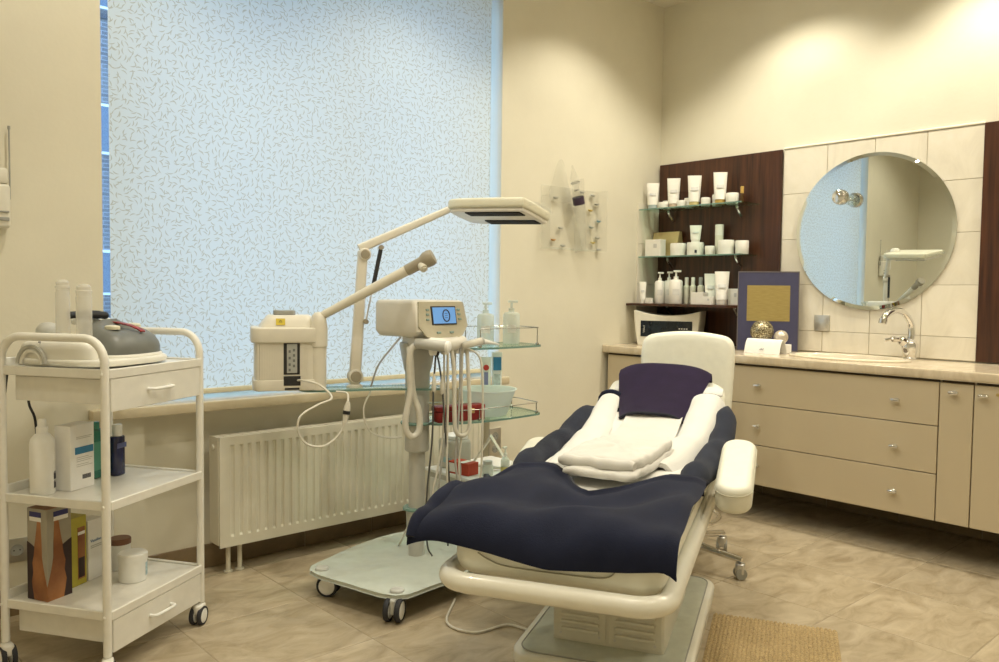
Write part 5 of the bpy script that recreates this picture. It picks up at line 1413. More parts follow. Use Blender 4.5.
g0, g1 = LP(0.040, -0.022, 1.048), LP(0.100, -0.018, 1.342)
gd = g1 - g0
bm = B(); tube(bm, [g0, g0 + gd * 0.42], 0.0035, 8); gs = obj('gas_spring_rod', bm, CHROME, lam)
bm = B(); tube(bm, [g0 + gd * 0.40, g0 + gd * 0.97], 0.0085, 10); obj('gas_spring', bm, BLACK_PL, lam)
for q in (g0, g1):
    b = B(); lathe(b, [(0.010, -0.012), (0.010, 0.008)], tuple(q), 12, RX(90)); obj('pivot', b, TAUPE, lam)
# head: open-bottomed tray with dark tubes
HM = Matrix.Translation(LP(0.412, 0.0, 1.478)) @ RZ(-50) @ RX(-10) @ Matrix.Translation((0.012, -0.10, 0)) @ RY(2.0) @ Matrix.Diagonal((0.88, 1.0, 1.0, 1.0))
bm = B()
hd = [(0.0, 0.03), (0.03, 0.0), (0.12, -0.01), (0.385, -0.01), (0.41, 0.01), (0.415, 0.10), (0.41, 0.19), (0.385, 0.215), (0.12, 0.215), (0.03, 0.205), (0.0, 0.17)]
ho = [(p_.x, p_.y) for p_ in spline([(x, y, 0) for x, y in hd], 3, True)]
slab(bm, ho, 0.008, 0.047, 0.010, HM); hdo = obj('head_shell', bm, mat('head_ivory', (0.72, 0.69, 0.54), 0.4, var=0.02), lam, smooth=45)
bm = B(); lathe(bm, [(0.036, 0.0), (0.034, 0.02), (0.024, 0.032), (0.004, 0.035)], tuple(HM @ Vector((0.045, 0.10, 0.040))), 22); obj('head_boss', bm, LAMPM, lam, smooth=50)
bm = B()
ho_s = [(0.012 + (x - 0.0) * 0.955, 0.10 + (y - 0.10) * 0.90) for x, y in ho]
slab(bm, ho_s, -0.006, 0.009, 0.004, HM); obj('diffuser', bm, mat('lamp_diffuser', (0.70, 0.66, 0.58), 0.3), lam, smooth=45)
for (y0, y1, x0, x1) in ((0.012, 0.062, 0.10, 0.385), (0.135, 0.190, 0.12, 0.385)):
    b = B(); box(b, (0, 0, 0), (x1 - x0, y1 - y0, 0.006), 0.002, 1, M=None)
    bmesh.ops.transform(b, matrix=HM @ Matrix.Translation(((x0 + x1) / 2, (y0 + y1) / 2, -0.007)), verts=b.verts[:]); obj('dark_tube_cover', b, mat('dark_lens', (0.010, 0.008, 0.007), 0.6, spec=0.1), lam)
bm = B(); tube(bm, [HM @ Vector(p_) for p_ in spline([(0.405, 0.03, 0.028), (0.445, 0.03, 0.030), (0.455, 0.06, 0.030), (0.455, 0.14, 0.030), (0.445, 0.17, 0.030), (0.405, 0.17, 0.028)], 4)], 0.007, 8); obj('grab_handle', bm, CLEAR, lam, smooth=50)

# ---------------------------------------------------------------- goods on the glass shelves of the stand
MILK = glass_mat('milky_bottle', (0.90, 0.93, 0.90), 0.11, haze=0.55, hazecol=(0.86, 0.88, 0.82))
zs1 = 0.9435; zs2 = 0.6435
for (s, t_, w, h, lab) in ((0.395, 0.125, 0.075, 0.185, 'milky pump bottle standing before the window on the upper glass shelf'), (0.505, 0.085, 0.075, 0.195, 'milky pump bottle standing at the free end of the upper glass shelf')):
    q = SLp(s, t_, zs1)
    pump(lab, q.x, q.y, zs1, w, h, MILK, -40, 'milky pump bottles on the stand')
q = SLp(0.350, 0.030, zs2)
t = thing('plastic_bowl', 'translucent white plastic bowl on the lower glass shelf of the stand', 'bowl', (q.x, q.y, zs2))
bm = B(); lathe(bm, [(0.080, 0.0), (0.085, 0.004), (0.118, 0.098), (0.124, 0.108), (0.128, 0.110), (0.128, 0.113), (0.121, 0.112), (0.114, 0.098), (0.081, 0.008), (0.002, 0.006)], n=40); obj('bowl_body', bm, glass_mat('milky_bowl', (0.9, 0.93, 0.94), 0.1, haze=0.72, hazecol=(0.90, 0.91, 0.88)), t, smooth=50)
q = SLp(0.165, -0.055, zs2)
t = thing('red_box', 'small dark red box with a brass clasp on the lower glass shelf', 'box', (q.x, q.y, zs2), SA)
REDM = mat('red_leather', (0.27, 0.020, 0.018), 0.4, var=0.15, vscale=60)
bm = B(); b3(bm, -0.112, 0.105, -0.028, 0.03, 0, 0.042, 0.003, 2); obj('box_body', bm, REDM, t)
bm = B(); b3(bm, -0.114, 0.107, -0.030, 0.032, 0.043, 0.064, 0.004, 2); obj('lid', bm, REDM, t)
bm = B(); b3(bm, 0.035, 0.055, -0.033, -0.028, 0.03, 0.05, 0.002, 1); obj('clasp', bm, BRASS, t)
q = SLp(0.205, 0.07, zs2)
t = thing('facial_brush', 'pale rounded paddle leaning behind the red box', 'paddle', (q.x, q.y, zs2), SA)
t.rotation_euler = (R(-4), R(-16), SA)
bm = B(); slab(bm, [(p_.x, p_.y) for p_ in spline([(-0.03, 0.002, 0), (0.03, 0.002, 0), (0.034, 0.06, 0), (0.018, 0.115, 0), (-0.012, 0.118, 0), (-0.03, 0.07, 0)], 4, True)], -0.006, 0.006, 0.003, RX(90)); obj('paddle', bm, HOSE, t, smooth=50)
for (s, t_, h, lab, c1, nm) in ((0.430, 0.176, 0.235, 'upright white tube with red emblem and violet print behind the bowl', (0.55, 0.05, 0.04), 'red'), (0.485, 0.170, 0.255, 'upright white tube with blue label behind the bowl', (0.04, 0.22, 0.45), 'blue')):
    q = SLp(s, t_, zs2)
    t = thing('gel_tube', lab, 'tube', (q.x, q.y, zs2), R(-35))
    n = 18
    b = B(); lathe(b, [(0.016, 0), (0.017, 0.003), (0.017, 0.03), (0.014, 0.032)], n=n); obj('cap', b, WHITE_PL, t)
    rings = []
    for k in range(6):
        f = k / 5.0
        rings.append([((0.021 + 0.004 * f) * math.cos(2 * math.pi * i / n), (0.021 * (1 - f) + 0.003) * math.sin(2 * math.pi * i / n), 0.032 + (h - 0.032) * f) for i in range(n)])
    b = B(); loft(b, rings); obj('tube_body', b, BRIGHT_PL, t)
    if nm == 'red':
        b = B(); lathe(b, [(0.013, 0), (0.013, 0.002)], (0, -0.0125, h * 0.80), 18, RX(96)); obj('emblem', b, mat('emblem_red', c1, 0.5), t)
        b = B(); box(b, (0, -0.018, h * 0.5), (0.018, 0.002, 0.10), 0, M=RX(-5)); obj('print_patch', b, mat('violet_print', (0.24, 0.24, 0.42), 0.5), t)
    else:
        b = B(); box(b, (0, -0.0125, h * 0.80), (0.036, 0.003, 0.06), 0, M=RX(-5)); obj('label_patch', b, mat('label_cyan', c1, 0.5), t)
        b = B(); box(b, (0, -0.019, h * 0.5), (0.028, 0.002, 0.06), 0, M=RX(-5)); obj('print_patch', b, mat('pale_label', (0.55, 0.60, 0.62), 0.5, var=0.2, vscale=80), t)

# ---------------------------------------------------------------- low white cart behind the treatment chair
ct = thing('low_cart', 'low white cart crowded with small goods between the stand and wall', 'cart', (-2.09, -0.72, 0))
bm = B(); b3(bm, 0.0, 0.42, 0.0, 0.48, 0.335, 0.350, 0.004, 2); obj('cart_top', bm, WHITE_PL, ct)
bm = B(); b3(bm, 0.01, 0.41, 0.012, 0.468, 0.06, 0.3345, 0.006, 2); cb_ = obj('cart_body', bm, mat('cart_grey', (0.56, 0.55, 0.49), 0.45), ct)
bm = B(); b3(bm, 0.004, 0.0099, 0.04, 0.44, 0.10, 0.20, 0.001, 1); obj('drawer_front', bm, WHITE_PL, cb_)
bm = B(); b3(bm, 0.004, 0.0099, 0.04, 0.44, 0.21, 0.31, 0.001, 1); obj('drawer_front', bm, WHITE_PL, cb_)
for (x, y) in ((0.04, 0.05), (0.38, 0.05), (0.04, 0.43), (0.38, 0.43)):
    b = B(); lathe(b, [(0.012, -0.010), (0.026, -0.010), (0.029, -0.006), (0.029, 0.006), (0.026, 0.010), (0.012, 0.010)], (x, y, 0.029), 18, RX(90)); b3(b, x - 0.008, x + 0.008, y - 0.014, y + 0.014, 0.045, 0.062); obj('castor', b, RUBBER, ct)
zc_ = 0.3505
t = thing('plastic_canister', 'frosted square canister on the low cart behind the hoses', 'canister', (-1.985, -0.335, zc_))
bm = B(); slab(bm, rrect(0.11, 0.14, 0.03, 5), 0, 0.135, 0.012); obj('canister_body', bm, glass_mat('frost_canister', (0.9, 0.9, 0.88), 0.1, haze=0.75, hazecol=(0.66, 0.66, 0.60)), t)
bm = B(); slab(bm, rrect(0.09, 0.12, 0.03, 5), 0.136, 0.155, 0.006); obj('lid', bm, WHITE_PL, t)
bm = B(); b3(bm, -0.0562, -0.0552, -0.055, 0.02, 0.03, 0.055); obj('label_patch', bm, mat('aqua_label', (0.30, 0.46, 0.50), 0.5), t)
t = thing('glove_box', 'small red and white carton at the edge of the low cart', 'box', (-2.035, -0.46, zc_), R(8))
bm = B(); b3(bm, -0.035, 0.035, -0.06, 0.06, 0, 0.055, 0.001, 1); obj('box_body', bm, mat('red_card', (0.50, 0.055, 0.022), 0.5), t, smooth=0)
bm = B(); b3(bm, -0.0355, 0.03, -0.03, 0.0, 0.0551, 0.0556); obj('white_stripe', bm, PAPER, t, smooth=0)
bm = B(); b3(bm, -0.0358, -0.035, 0.015, 0.055, 0.008, 0.048); obj('white_patch', bm, PAPER, t, smooth=0)
t = thing('triangular_holder', 'cream triangular frame leaning behind the red and white carton', 'holder', (-1.885, -0.49, zc_), R(20))
bm = B(); tube(bm, [(0.0, -0.10, 0.012), (0.0, 0.11, 0.012), (0.02, 0.02, 0.15)], 0.011, 8, closed=True); obj('frame', bm, CREAM_PL, t, smooth=60)
t = thing('pump_bottle', 'small clear pump bottle with yellow content on the low cart', 'bottle', (-1.93, -0.625, zc_))
bm = B(); lathe(bm, [(0.018, 0), (0.020, 0.004), (0.020, 0.075), (0.008, 0.09)], n=18); obj('bottle_body', bm, MILK, t)
bm = B(); lathe(bm, [(0.0206, 0.012), (0.0206, 0.045)], n=18, caps=False); obj('label_patch', bm, mat('yellow_liquid', (0.60, 0.52, 0.18), 0.4), t)
bm = B(); lathe(bm, [(0.009, 0.09), (0.009, 0.105), (0.004, 0.107), (0.004, 0.125)], n=12); b3(bm, -0.016, 0.008, -0.005, 0.005, 0.125, 0.134, 0.002, 1); obj('pump', bm, WHITE_PL, t)
t = thing('glass_jar', 'short clear glass jar beside the small pump bottle on the cart', 'jar', (-1.99, -0.575, zc_))
bm = B(); lathe(bm, [(0.022, 0), (0.024, 0.003), (0.024, 0.05), (0.02, 0.055)], n=20); obj('jar_body', bm, MILK, t)
bm = B(); lathe(bm, [(0.021, 0.055), (0.021, 0.07), (0.002, 0.071)], n=20); obj('lid', bm, LGREY_PL, t)
t = thing('hairbrush', 'dark blue brush lying on the low cart among the bottles', 'brush', (-2.035, -0.63, zc_), R(60))
bm = B(); slab(bm, [(p_.x, p_.y) for p_ in spline([(-0.05, -0.008, 0), (0.02, -0.014, 0), (0.055, -0.01, 0), (0.06, 0.0, 0), (0.055, 0.01, 0), (0.02, 0.014, 0), (-0.05, 0.008, 0)], 3, True)], 0.0, 0.016, 0.005); obj('brush_body', bm, mat('brush_navy', (0.02, 0.03, 0.06), 0.4), t)
bm = B(); tube(bm, [(-0.05, 0, 0.008), (-0.085, 0, 0.008)], [0.006, 0.004], 8); obj('handle', bm, mat('brush_navy', (0.02, 0.03, 0.06), 0.4), t)
t = thing('tissue', 'crumpled white tissue lying at the front of the low cart', 'tissue', (-1.90, -0.69, zc_))
random.seed(5)
bm = B(); sheet(bm, lambda a, b: (-0.05 + 0.10 * a, -0.02 + 0.05 * b, 0.012 + 0.010 * math.sin(9 * a + 3 * b) * math.cos(7 * b) + 0.004 * math.sin(23 * a + 5 * b)), 12, 8, 0.0012); obj('tissue_sheet', bm, PAPER, t)

# ================================================================== treatment chair
CO = Vector((-2.147, -1.794, 0)); CA = math.atan2(0.470, 0.882)
CU, CV = 0.2, 0.285
def CW(u, v, z=0.0): return (CO.x + u * math.cos(CA) - v * math.sin(CA), CO.y + u * math.sin(CA) + v * math.cos(CA), z)
ch = thing('treatment_chair', 'cream upholstered treatment chair with tubular frame and pedestal base', 'treatment chair', CW(CU, CV), CA)
def q(u, v, z): return (u - CU, v - CV, z)
CHW = mat('chair_enamel', (0.80, 0.78, 0.68), 0.28, var=0.02, coat=0.4)
CHG = mat('pedestal_grey', (0.66, 0.64, 0.54), 0.4, var=0.03)
def uvrect(u0, u1, v0, v1, r_, k=6): return rrect(u1 - u0, v1 - v0, r_, k, (u0 + u1) / 2 - CU, (v0 + v1) / 2 - CV)
bm = B(); slab(bm, uvrect(-0.30, 0.635, 0.0, 0.557, 0.085), 0.0, 0.050, 0.012); bp = obj('base_plate', bm, CHW, ch, smooth=40)
bm = B(); slab(bm, uvrect(-0.272, 0.607, 0.026, 0.531, 0.06), 0.050, 0.0535, 0.001); obj('base_mat', bm, mat('base_mat', (0.52, 0.54, 0.45), 0.35), bp)
bm = B(); tube(bm, [(x, y, 0.0535) for x, y in uvrect(-0.272, 0.607, 0.026, 0.531, 0.06)], 0.0022, 6, closed=True); obj('mat_seam', bm, GREY_PL, bp)
bm = B(); slab(bm, uvrect(-0.15, 0.42, 0.092, 0.450, 0.012, 3), 0.054, 0.41); pc = obj('pedestal', bm, CHG, ch, smooth=30)
for (v0, v1) in ((0.100, 0.266), (0.276, 0.442)):
    b = B(); b3(b, -0.154 - CU, -0.150 - CU, v0 - CV, v1 - CV, 0.064, 0.395, 0.001, 1); pp_ = obj('cover_panel', b, CHG, ch, smooth=20)
    for i in range(12):
        z = 0.094 + i * 0.0235
        b = B(); box(b, q(-0.155, (v0 + v1) / 2, z), (0.018, (v1 - v0) * 0.76, 0.0125), 0.005, 2); obj('rib', b, CHG, pp_, smooth=40)
    for (vv, z) in ((v0 + 0.02, 0.078), (v1 - 0.02, 0.078)):
        b = B(); lathe(b, [(0.0045, 0), (0.004, 0.002)], q(-0.1535, vv, z), 10, RY(-90)); obj('screw', b, ALU, pp_)
# scissor box under the seat
bm = B(); slab(bm, uvrect(-0.35, 0.60, 0.09, 0.50, 0.05), 0.38, 0.425, 0.008); obj('under_frame', bm, CHG, ch, smooth=40)
# tubular frame loop
fl = [(x, y) for x, y in uvrect(-0.765, 0.66, 0.008, 0.582, 0.080, 10)]
bm = B(); tube(bm, [(x, y, 0.434) for x, y in fl], 0.026, 14, closed=True); obj('frame_tube', bm, CHW, ch, smooth=70)
# seat cushion
bm = B(); slab(bm, uvrect(-0.728, 0.55, 0.018, 0.572, 0.070, 8), 0.436, 0.552, 0.042, seg=5); sc_ = obj('seat_cushion', bm, UPHOL, ch, smooth=60)
bm = B(); tube(bm, [(x, y, 0.5135) for x, y in uvrect(-0.7285, 0.55, 0.0175, 0.5725, 0.070, 8)], 0.0022, 6, closed=True); obj('piping', bm, mat('piping_cream', (0.62, 0.60, 0.48), 0.5), sc_, smooth=70)
bm = B()
tube(bm, [(-0.7305 - CU, v - CV, z) for v, z in [(p_.x, p_.y) for p_ in spline([(0.13, 0.505, 0), (0.15, 0.485, 0), (0.20, 0.478, 0), (0.40, 0.478, 0), (0.46, 0.490, 0), (0.49, 0.505, 0)], 4)]], 0.0018, 6); obj('seam', bm, mat('seam_olive', (0.40, 0.38, 0.28), 0.6), sc_, smooth=70)
# top-of-cushion profile along the chair
PROF = [(-0.80, 0.553), (-0.20, 0.553), (0.20, 0.555), (0.45, 0.558), (0.62, 0.568), (0.80, 0.608), (0.95, 0.665), (1.08, 0.728), (1.20, 0.790), (1.32, 0.855)]
def prof(u):
    if u <= PROF[0][0]: return PROF[0][1]
    for (a, za), (b, zb) in zip(PROF, PROF[1:]):
        if u <= b:
            f = (u - a) / (b - a); return za + (zb - za) * f
    return PROF[-1][1]
def sprof(u): return (prof(u - 0.06) + prof(u) * 2 + prof(u + 0.06)) / 4
# backrest: sections along the profile
bm = B(); rings = []
for k in range(15):
    u = 0.53 + (1.205 - 0.53) * k / 14
    z = sprof(u); du = 0.02
    tn = Vector((2 * du, sprof(u + du) - sprof(u - du))); tn.normalize()
    nrm = Vector((-tn.y, tn.x))
    e = 1.0 if 0 < k < 14 else 0.82
    if k == 13: e = 0.97
    w, th = 0.555 * e - 0.05 * max(0, (u - 0.8)), 0.095 * (1.0 if 0 < k < 14 else 0.55)
    ring = []
    for (y, h) in rrect(w, th, 0.04, 5):
        ring.append((u - CU + nrm.x * (h - 0.0475), y, z - 0.008 + nrm.y * (h - 0.0475)))
    rings.append(ring)
loft(bm, rings); obj('backrest', bm, UPHOL, ch, smooth=60)
bm = B(); tube(bm, [q(0.60, 0.16, 0.44), q(0.85, 0.16, 0.57), q(1.10, 0.16, 0.70)], 0.016, 8); obj('back_strut', bm, CHW, ch)
bm = B(); tube(bm, [q(0.60, 0.41, 0.44), q(0.85, 0.41, 0.57), q(1.10, 0.41, 0.70)], 0.016, 8); obj('back_strut', bm, CHW, ch)
# armrests
for (vc, sgn) in ((-0.092, -1), (0.655, 1)):
    L_ = math.hypot(0.40, 0.098); an = math.atan2(0.098, 0.40)
    AM = Matrix.Translation(Vector(q(0.165 if sgn < 0 else 0.21, vc, 0.612 if sgn < 0 else 0.560))) @ RY(-math.degrees(an))
    b = B(); slab(b, rrect(L_, 0.115, 0.055, 8), -0.092, 0.0, 0.022, AM, seg=5); ar = obj('armrest', b, UPHOL, ch, smooth=60)
    b = B(); tube(b, [AM @ Vector((x, y, -0.024)) for x, y in rrect(L_ + 0.001, 0.116, 0.0555, 8)], 0.0018, 6, closed=True); obj('piping', b, mat('piping_cream', (0.62, 0.60, 0.48), 0.5), ar, smooth=70)
    b = B(); tube(b, [q(0.27, vc, 0.55 if sgn < 0 else 0.51), q(0.30, vc + sgn * -0.02, 0.49), q(0.33, 0.285 + sgn * 0.275, 0.43)], 0.013, 10); obj('armrest_bracket', b, CHROME, ch, smooth=60)

# ---------------------------------------------------------------- blanket and linen
def fabric(name, c, rough=0.95, sheen=0.06, bump=0.35, bscale=260, var=0.12, vscale=14):
    return mat(name, c, rough, var=var, vscale=vscale, bump=bump, bscale=bscale, spec=0.15, sheen=sheen)
SLATE = fabric('slate_fleece', (0.022, 0.026, 0.042))
NAVY = fabric('navy_fleece', (0.0125, 0.0155, 0.034))
PLUM = fabric('plum_fleece', (0.020, 0.012, 0.036))
LINEN = fabric('white_lining', (0.73, 0.72, 0.68), bump=0.12, var=0.02, sheen=0.1)
TERRY = fabric('white_terry', (0.76, 0.74, 0.69), bump=0.7, bscale=420, var=0.03, sheen=0.2)
def hsh(a, b): return math.sin(a * 12.9898 + b * 78.233)
def lerp_tab(tab, x):
    if x <= tab[0][0]: return tab[0][1]
    for (a, ya), (b, yb) in zip(tab, tab[1:]):
        if x <= b: return ya + (yb - ya) * (x - a) / (b - a)
    return tab[-1][1]
bl = thing('blanket', 'navy fleece blanket with white lining spread open over the treatment chair', 'blanket', CW(CU, CV, 0.555), CA)
def qb(u, v, z): return (u - CU, v - CV, z - 0.555)
# underlay with puffy side rolls
def under(a, b):
    u = -0.10 + 1.05 * a
    v0 = -0.010; v1 = 0.61
    v = v0 + (v1 - v0) * b
    e = min(b, 1 - b)
    z = sprof(u) + 0.014
    z += 0.004 * math.sin(17 * u + 5 * v) * (1 if e < 0.2 else 0.3)
    ee = 0.0
    if a > 0.93: z -= 0.02 * (a - 0.93) / 0.07 
    return qb(u + 0.012 * math.sin(9 * v), v + 0.010 * math.sin(13 * u + 1.0) * (1 if e < 0.1 else 0), z)
bm = B(); sheet(bm, under, 46, 40, 0.014); obj('underlay', bm, SLATE, bl, smooth=70)
for (tab, U0, U1) in (([(-0.15, 0.045), (0.1, 0.022), (0.4, 0.008), (0.7, -0.006), (1.0, -0.004)], -0.10, 0.965), ([(-0.2, 0.585), (0.1, 0.600), (0.4, 0.606), (0.75, 0.600), (1.0, 0.565)], -0.16, 0.90)):
    b = B(); pts = []; rr_ = []
    for k in range(33):
        f = k / 32.0; u = U0 + (U1 - U0) * f
        pts.append(Vector(qb(u, lerp_tab(tab, u) + 0.004 * math.sin(23 * u), sprof(u) + 0.018 + 0.004 * math.sin(17 * u + 1))))
        rr_.append(0.046 * (min(1.0, 0.25 + 6 * f) if f < 0.5 else math.sqrt(max(0.02, min(1.0, (1 - f) * 9)))) * (1 + 0.05 * math.sin(31 * u)))
    tube(b, pts, rr_, 16); obj('side_roll', b, SLATE, bl, smooth=75)
# white lining between the rolls
def lining(a, b):
    u = -0.46 + 1.31 * a; v = 0.055 + 0.495 * b
    e = min(b, 1 - b)
    return qb(u, v, sprof(u) + 0.016 + 0.010 * min(1, max(0, (u + 0.22) / 0.25)) * (0.6 + 0.4 * min(1, e * 8)) + 0.003 * math.sin(21 * u + 9 * v) + 0.002 * math.sin(13 * v - 6 * u))
bm = B(); sheet(bm, lining, 44, 18, 0.010); obj('lining', bm, LINEN, bl, smooth=70)
# padded lapels on both sides
def lapel(side):
    if side > 0:   # beside the right armrest (small v)
        inn = [(0.05, 0.235), (0.30, 0.200), (0.55, 0.150), (0.78, 0.142), (1.0, 0.138)]
        out = [(0.05, 0.115), (0.30, 0.070), (0.55, 0.048), (0.78, 0.030), (1.0, 0.018)]
    else:
        inn = [(0.0, 0.375), (0.30, 0.405), (0.55, 0.428), (0.78, 0.448), (0.98, 0.462)]
        out = [(0.0, 0.545), (0.30, 0.565), (0.55, 0.575), (0.78, 0.572), (0.98, 0.560)]
    U0, U1 = (0.06, 0.995) if side > 0 else (0.0, 0.975)
    def f(a, b):
        u = U0 + (U1 - U0) * a
        vi, vo = lerp_tab(inn, u), lerp_tab(out, u)
        v = vi + (vo - vi) * b
        e = math.sin(math.pi * b)
        z = sprof(u) + 0.032 + 0.026 * max(0, e) ** 0.6 * min(1.0, 0.35 + a * 1.6)
        if b > 0.8: z -= 0.020 * (b - 0.8) / 0.2
        if a > 0.94: z -= 0.018 * ((a - 0.94) / 0.06) ** 2
        z += 0.0035 * math.sin(16 * u + 12 * v) + 0.002 * math.sin(37 * u - 20 * v)
        return qb(u, v, z)
    return f
for s in (1, -1):
    b = B(); sheet(b, lapel(s), 34, 16, 0.016); obj('lapel', b, LINEN, bl, smooth=70)
    g = lapel(s)
    b = B(); tube(b, [Vector(g(1.0, k / 10)) + Vector((0.002, 0, 0.002)) for k in range(11)], [0.010] + [0.0155] * 9 + [0.010], 10); obj('dark_hem', b, NAVY, bl, smooth=70)
# front part lying over the foot end
TOPE = [(-0.02, 0.005), (0.05, -0.055), (0.10, -0.085), (0.16, -0.19), (0.22, -0.30), (0.28, -0.385), (0.33, -0.33), (0.40, -0.185), (0.46, -0.105), (0.52, -0.070), (0.60, -0.085), (0.66, -0.17), (0.72, -0.30)]
def front_part(a, b):
    v = -0.012 + 0.70 * b
    ut = lerp_tab(TOPE, v)
    uf = -0.748 - 0.004 * math.sin(9 * v)
    n_drop = 0.30
    wob = 0.012 * math.sin(7 * v + 2.0) + 0.008 * math.sin(15 * v)
    top = 0.604 + (0.009 * math.sin(6 * v + 5 * a) + 0.008 * math.sin(14.3 * a + 9 * v) + 0.006 * math.sin(19 * v - 8 * a)) * (1.0 if a < 0.5 else 1.5 - a) + 0.003 * math.sin(34 * v + 11 * a)
    if a < n_drop:
        f = a / n_drop
        u = uf + 0.115 * (1 - math.cos(f * math.pi / 2))
        zlow = lerp_tab([(-0.02, 0.520), (0.10, 0.505), (0.30, 0.492), (0.45, 0.512), (0.55, 0.520), (0.69, 0.530)], v)
        z = zlow + (top - zlow) * math.sin(f * math.pi / 2)
        u += 0.010 * math.sin(10 * v + 1.2) * (1 - f)
    else:
        f = (a - n_drop) / (1 - n_drop)
        u = uf + 0.115 + (ut - uf - 0.115) * f
        z = top - 0.010 * f * f
        z += 0.012 * max(0, 1 - abs(f - 0.97) / 0.05)
    # sides: lower at the right edge, bulging overhang at the far left corner
    if v < 0.03: z -= 0.022 * ((0.03 - v) / 0.042) ** 2
    if v > 0.585:
        k = (v - 0.585) / 0.103
        z -= 0.028 * k ** 2
        if u > -0.35: z -= 0.05 * k * min(1, (u + 0.35) / 0.2)
    return qb(u, v, z)
bm = B(); sheet(bm, front_part, 54, 48, 0.013); obj('foot_part', bm, NAVY, bl, smooth=75)
bm = B(); tube(bm, [Vector(front_part(0.06 + 0.72 * k / 24, 0.985)) + Vector((0, 0, -0.004 - 0.003 * math.sin(k * 0.9))) for k in range(25)], [0.008 + 0.017 * math.sin(math.pi * min(1, 0.12 + k / 30)) for k in range(25)], 12); obj('rolled_fold', bm, NAVY, bl, smooth=75)
bm = B(); tube(bm, [Vector(front_part(1.0, k / 40)) + Vector((0, 0, -0.003)) for k in range(41)], 0.0085, 8); obj('hem', bm, mat('black_hem', (0.012, 0.013, 0.022), 0.9), bl, smooth=70)
# pillow, head towel, head cover
pw = thing('pillow', 'white pillow roll under the dark head cover of the treatment chair', 'pillow', CW(1.06, 0.285, sprof(1.06)), CA)
bm = B(); rings = []
for k in range(13):
    f = k / 12.0; v = -0.262 + 0.48 * f
    s = max(0.15, math.sin(math.pi * min(max(f, 0.04), 0.96)) ** 0.35)
    rings.append([(0.060 * s * math.cos(2 * math.pi * i / 16) + 0.62 * 0.022 * s * math.sin(2 * math.pi * i / 16), v, 0.018 + 0.028 * math.cos(2 * math.pi * i / 16) * s * 0.55 / 0.55 * 0.55 + 0.026 * s * math.sin(2 * math.pi * i / 16)) for i in range(16)])
loft(bm, rings); obj('pillow_body', bm, LINEN, pw, smooth=70)
tw = thing('terry_towel', 'flat white terry towel laid along the backrest below head cover', 'towel', CW(0.55, 0.285, sprof(0.55)), CA)
def tw_f(a, b):
    u = 0.10 + 0.76 * a; v = 0.165 + 0.235 * b
    return (u - 0.55, v - 0.285, sprof(u) - sprof(0.55) + 0.050 + 0.003 * math.sin(25 * u + 14 * v) + 0.002 * math.sin(31 * v))
bm = B(); sheet(bm, tw_f, 26, 12, 0.010); obj('towel_sheet', bm, TERRY, tw, smooth=70)
hc_ = thing('head_cover', 'dark plum fleece cover over the head end of treatment chair', 'cover', CW(1.0, 0.285, sprof(1.0)), CA)
def hc_f(a, b):
    u = 0.772 + 0.46 * a
    wid = 0.135 + 0.075 * min(1, a * 1.3)
    v = 0.298 - 0.0 * a + wid * (2 * b - 1) - 0.005
    e = abs(2 * b - 1)
    z = sprof(u) + 0.068 - 0.030 * e ** 4 + 0.002 * math.sin(14 * u + 9 * v)
    if a > 0.86:
        k = (a - 0.86) / 0.14; z -= 0.055 * k ** 2 + 0.0; u -= 0.012 * k
        z -= 0.04 * k * e ** 3
    return (u - 1.0, v - 0.285, z - sprof(1.0))
bm = B(); sheet(bm, hc_f, 26, 18, 0.012); obj('cover_sheet', bm, PLUM, hc_, smooth=70)
bm = B(); tube(bm, [Vector(hc_f(0.0, k / 14)) + Vector((0.002, 0, -0.004)) for k in range(15)], 0.006, 8); obj('hem', bm, mat('black_hem', (0.012, 0.013, 0.022), 0.9), hc_, smooth=70)
# folded towel
ft = thing('folded_towel', 'folded thick white terry towel lying in the middle of blanket', 'towel', CW(0.045, 0.285, 0.592), CA + R(-7))
def layer(w, d, z0, th, r_, cx=0, cy=0):
    b = B()
    o0 = rrect(w, d, r_, 5, cx, cy); o_ = []
    for i in range(len(o0)):
        p_, n_ = Vector(o0[i]), Vector(o0[(i + 1) % len(o0)])
        m_ = max(1, int((n_ - p_).length / 0.018))
        for k in range(m_): o_.append(tuple(p_ + (n_ - p_) * k / m_))
    rings = []
    for (s, z) in ((0.96, 0.0), (0.99, th * 0.15), (1.0, th * 0.5), (0.99, th * 0.85), (0.955, th), (0.88, th * 1.05), (0.76, th * 1.08), (0.62, th * 1.10), (0.48, th * 1.11), (0.34, th * 1.12), (0.20, th * 1.12), (0.08, th * 1.12)):
        rings.append([(cx + (x - cx) * s, cy + (y - cy) * s, z0 + z + 0.0035 * math.sin(18 * x + 11 * y) + 0.0025 * math.sin(29 * y) + 0.0018 * math.sin(61 * x * s + 47 * y * s) + 0.0012 * math.sin(97 * y * s - 83 * x * s)) for x, y in o_])
    loft(b, rings); return b
obj('towel_layer', layer(0.50, 0.245, 0.004, 0.024, 0.03, 0.0, -0.012), TERRY, ft, smooth=70)
obj('towel_layer', layer(0.44, 0.265, 0.028, 0.034, 0.035, 0.025, 0.005), TERRY, ft, smooth=70)
bm = B(); tube(bm, [Vector((-0.205 + 0.005 * math.sin(k), -0.12 + 0.25 * k / 14, 0.046 + 0.002 * math.sin(1.7 * k))) for k in range(15)], [0.013] + [0.0185] * 13 + [0.013], 10); obj('towel_fold', bm, TERRY, ft, smooth=70)

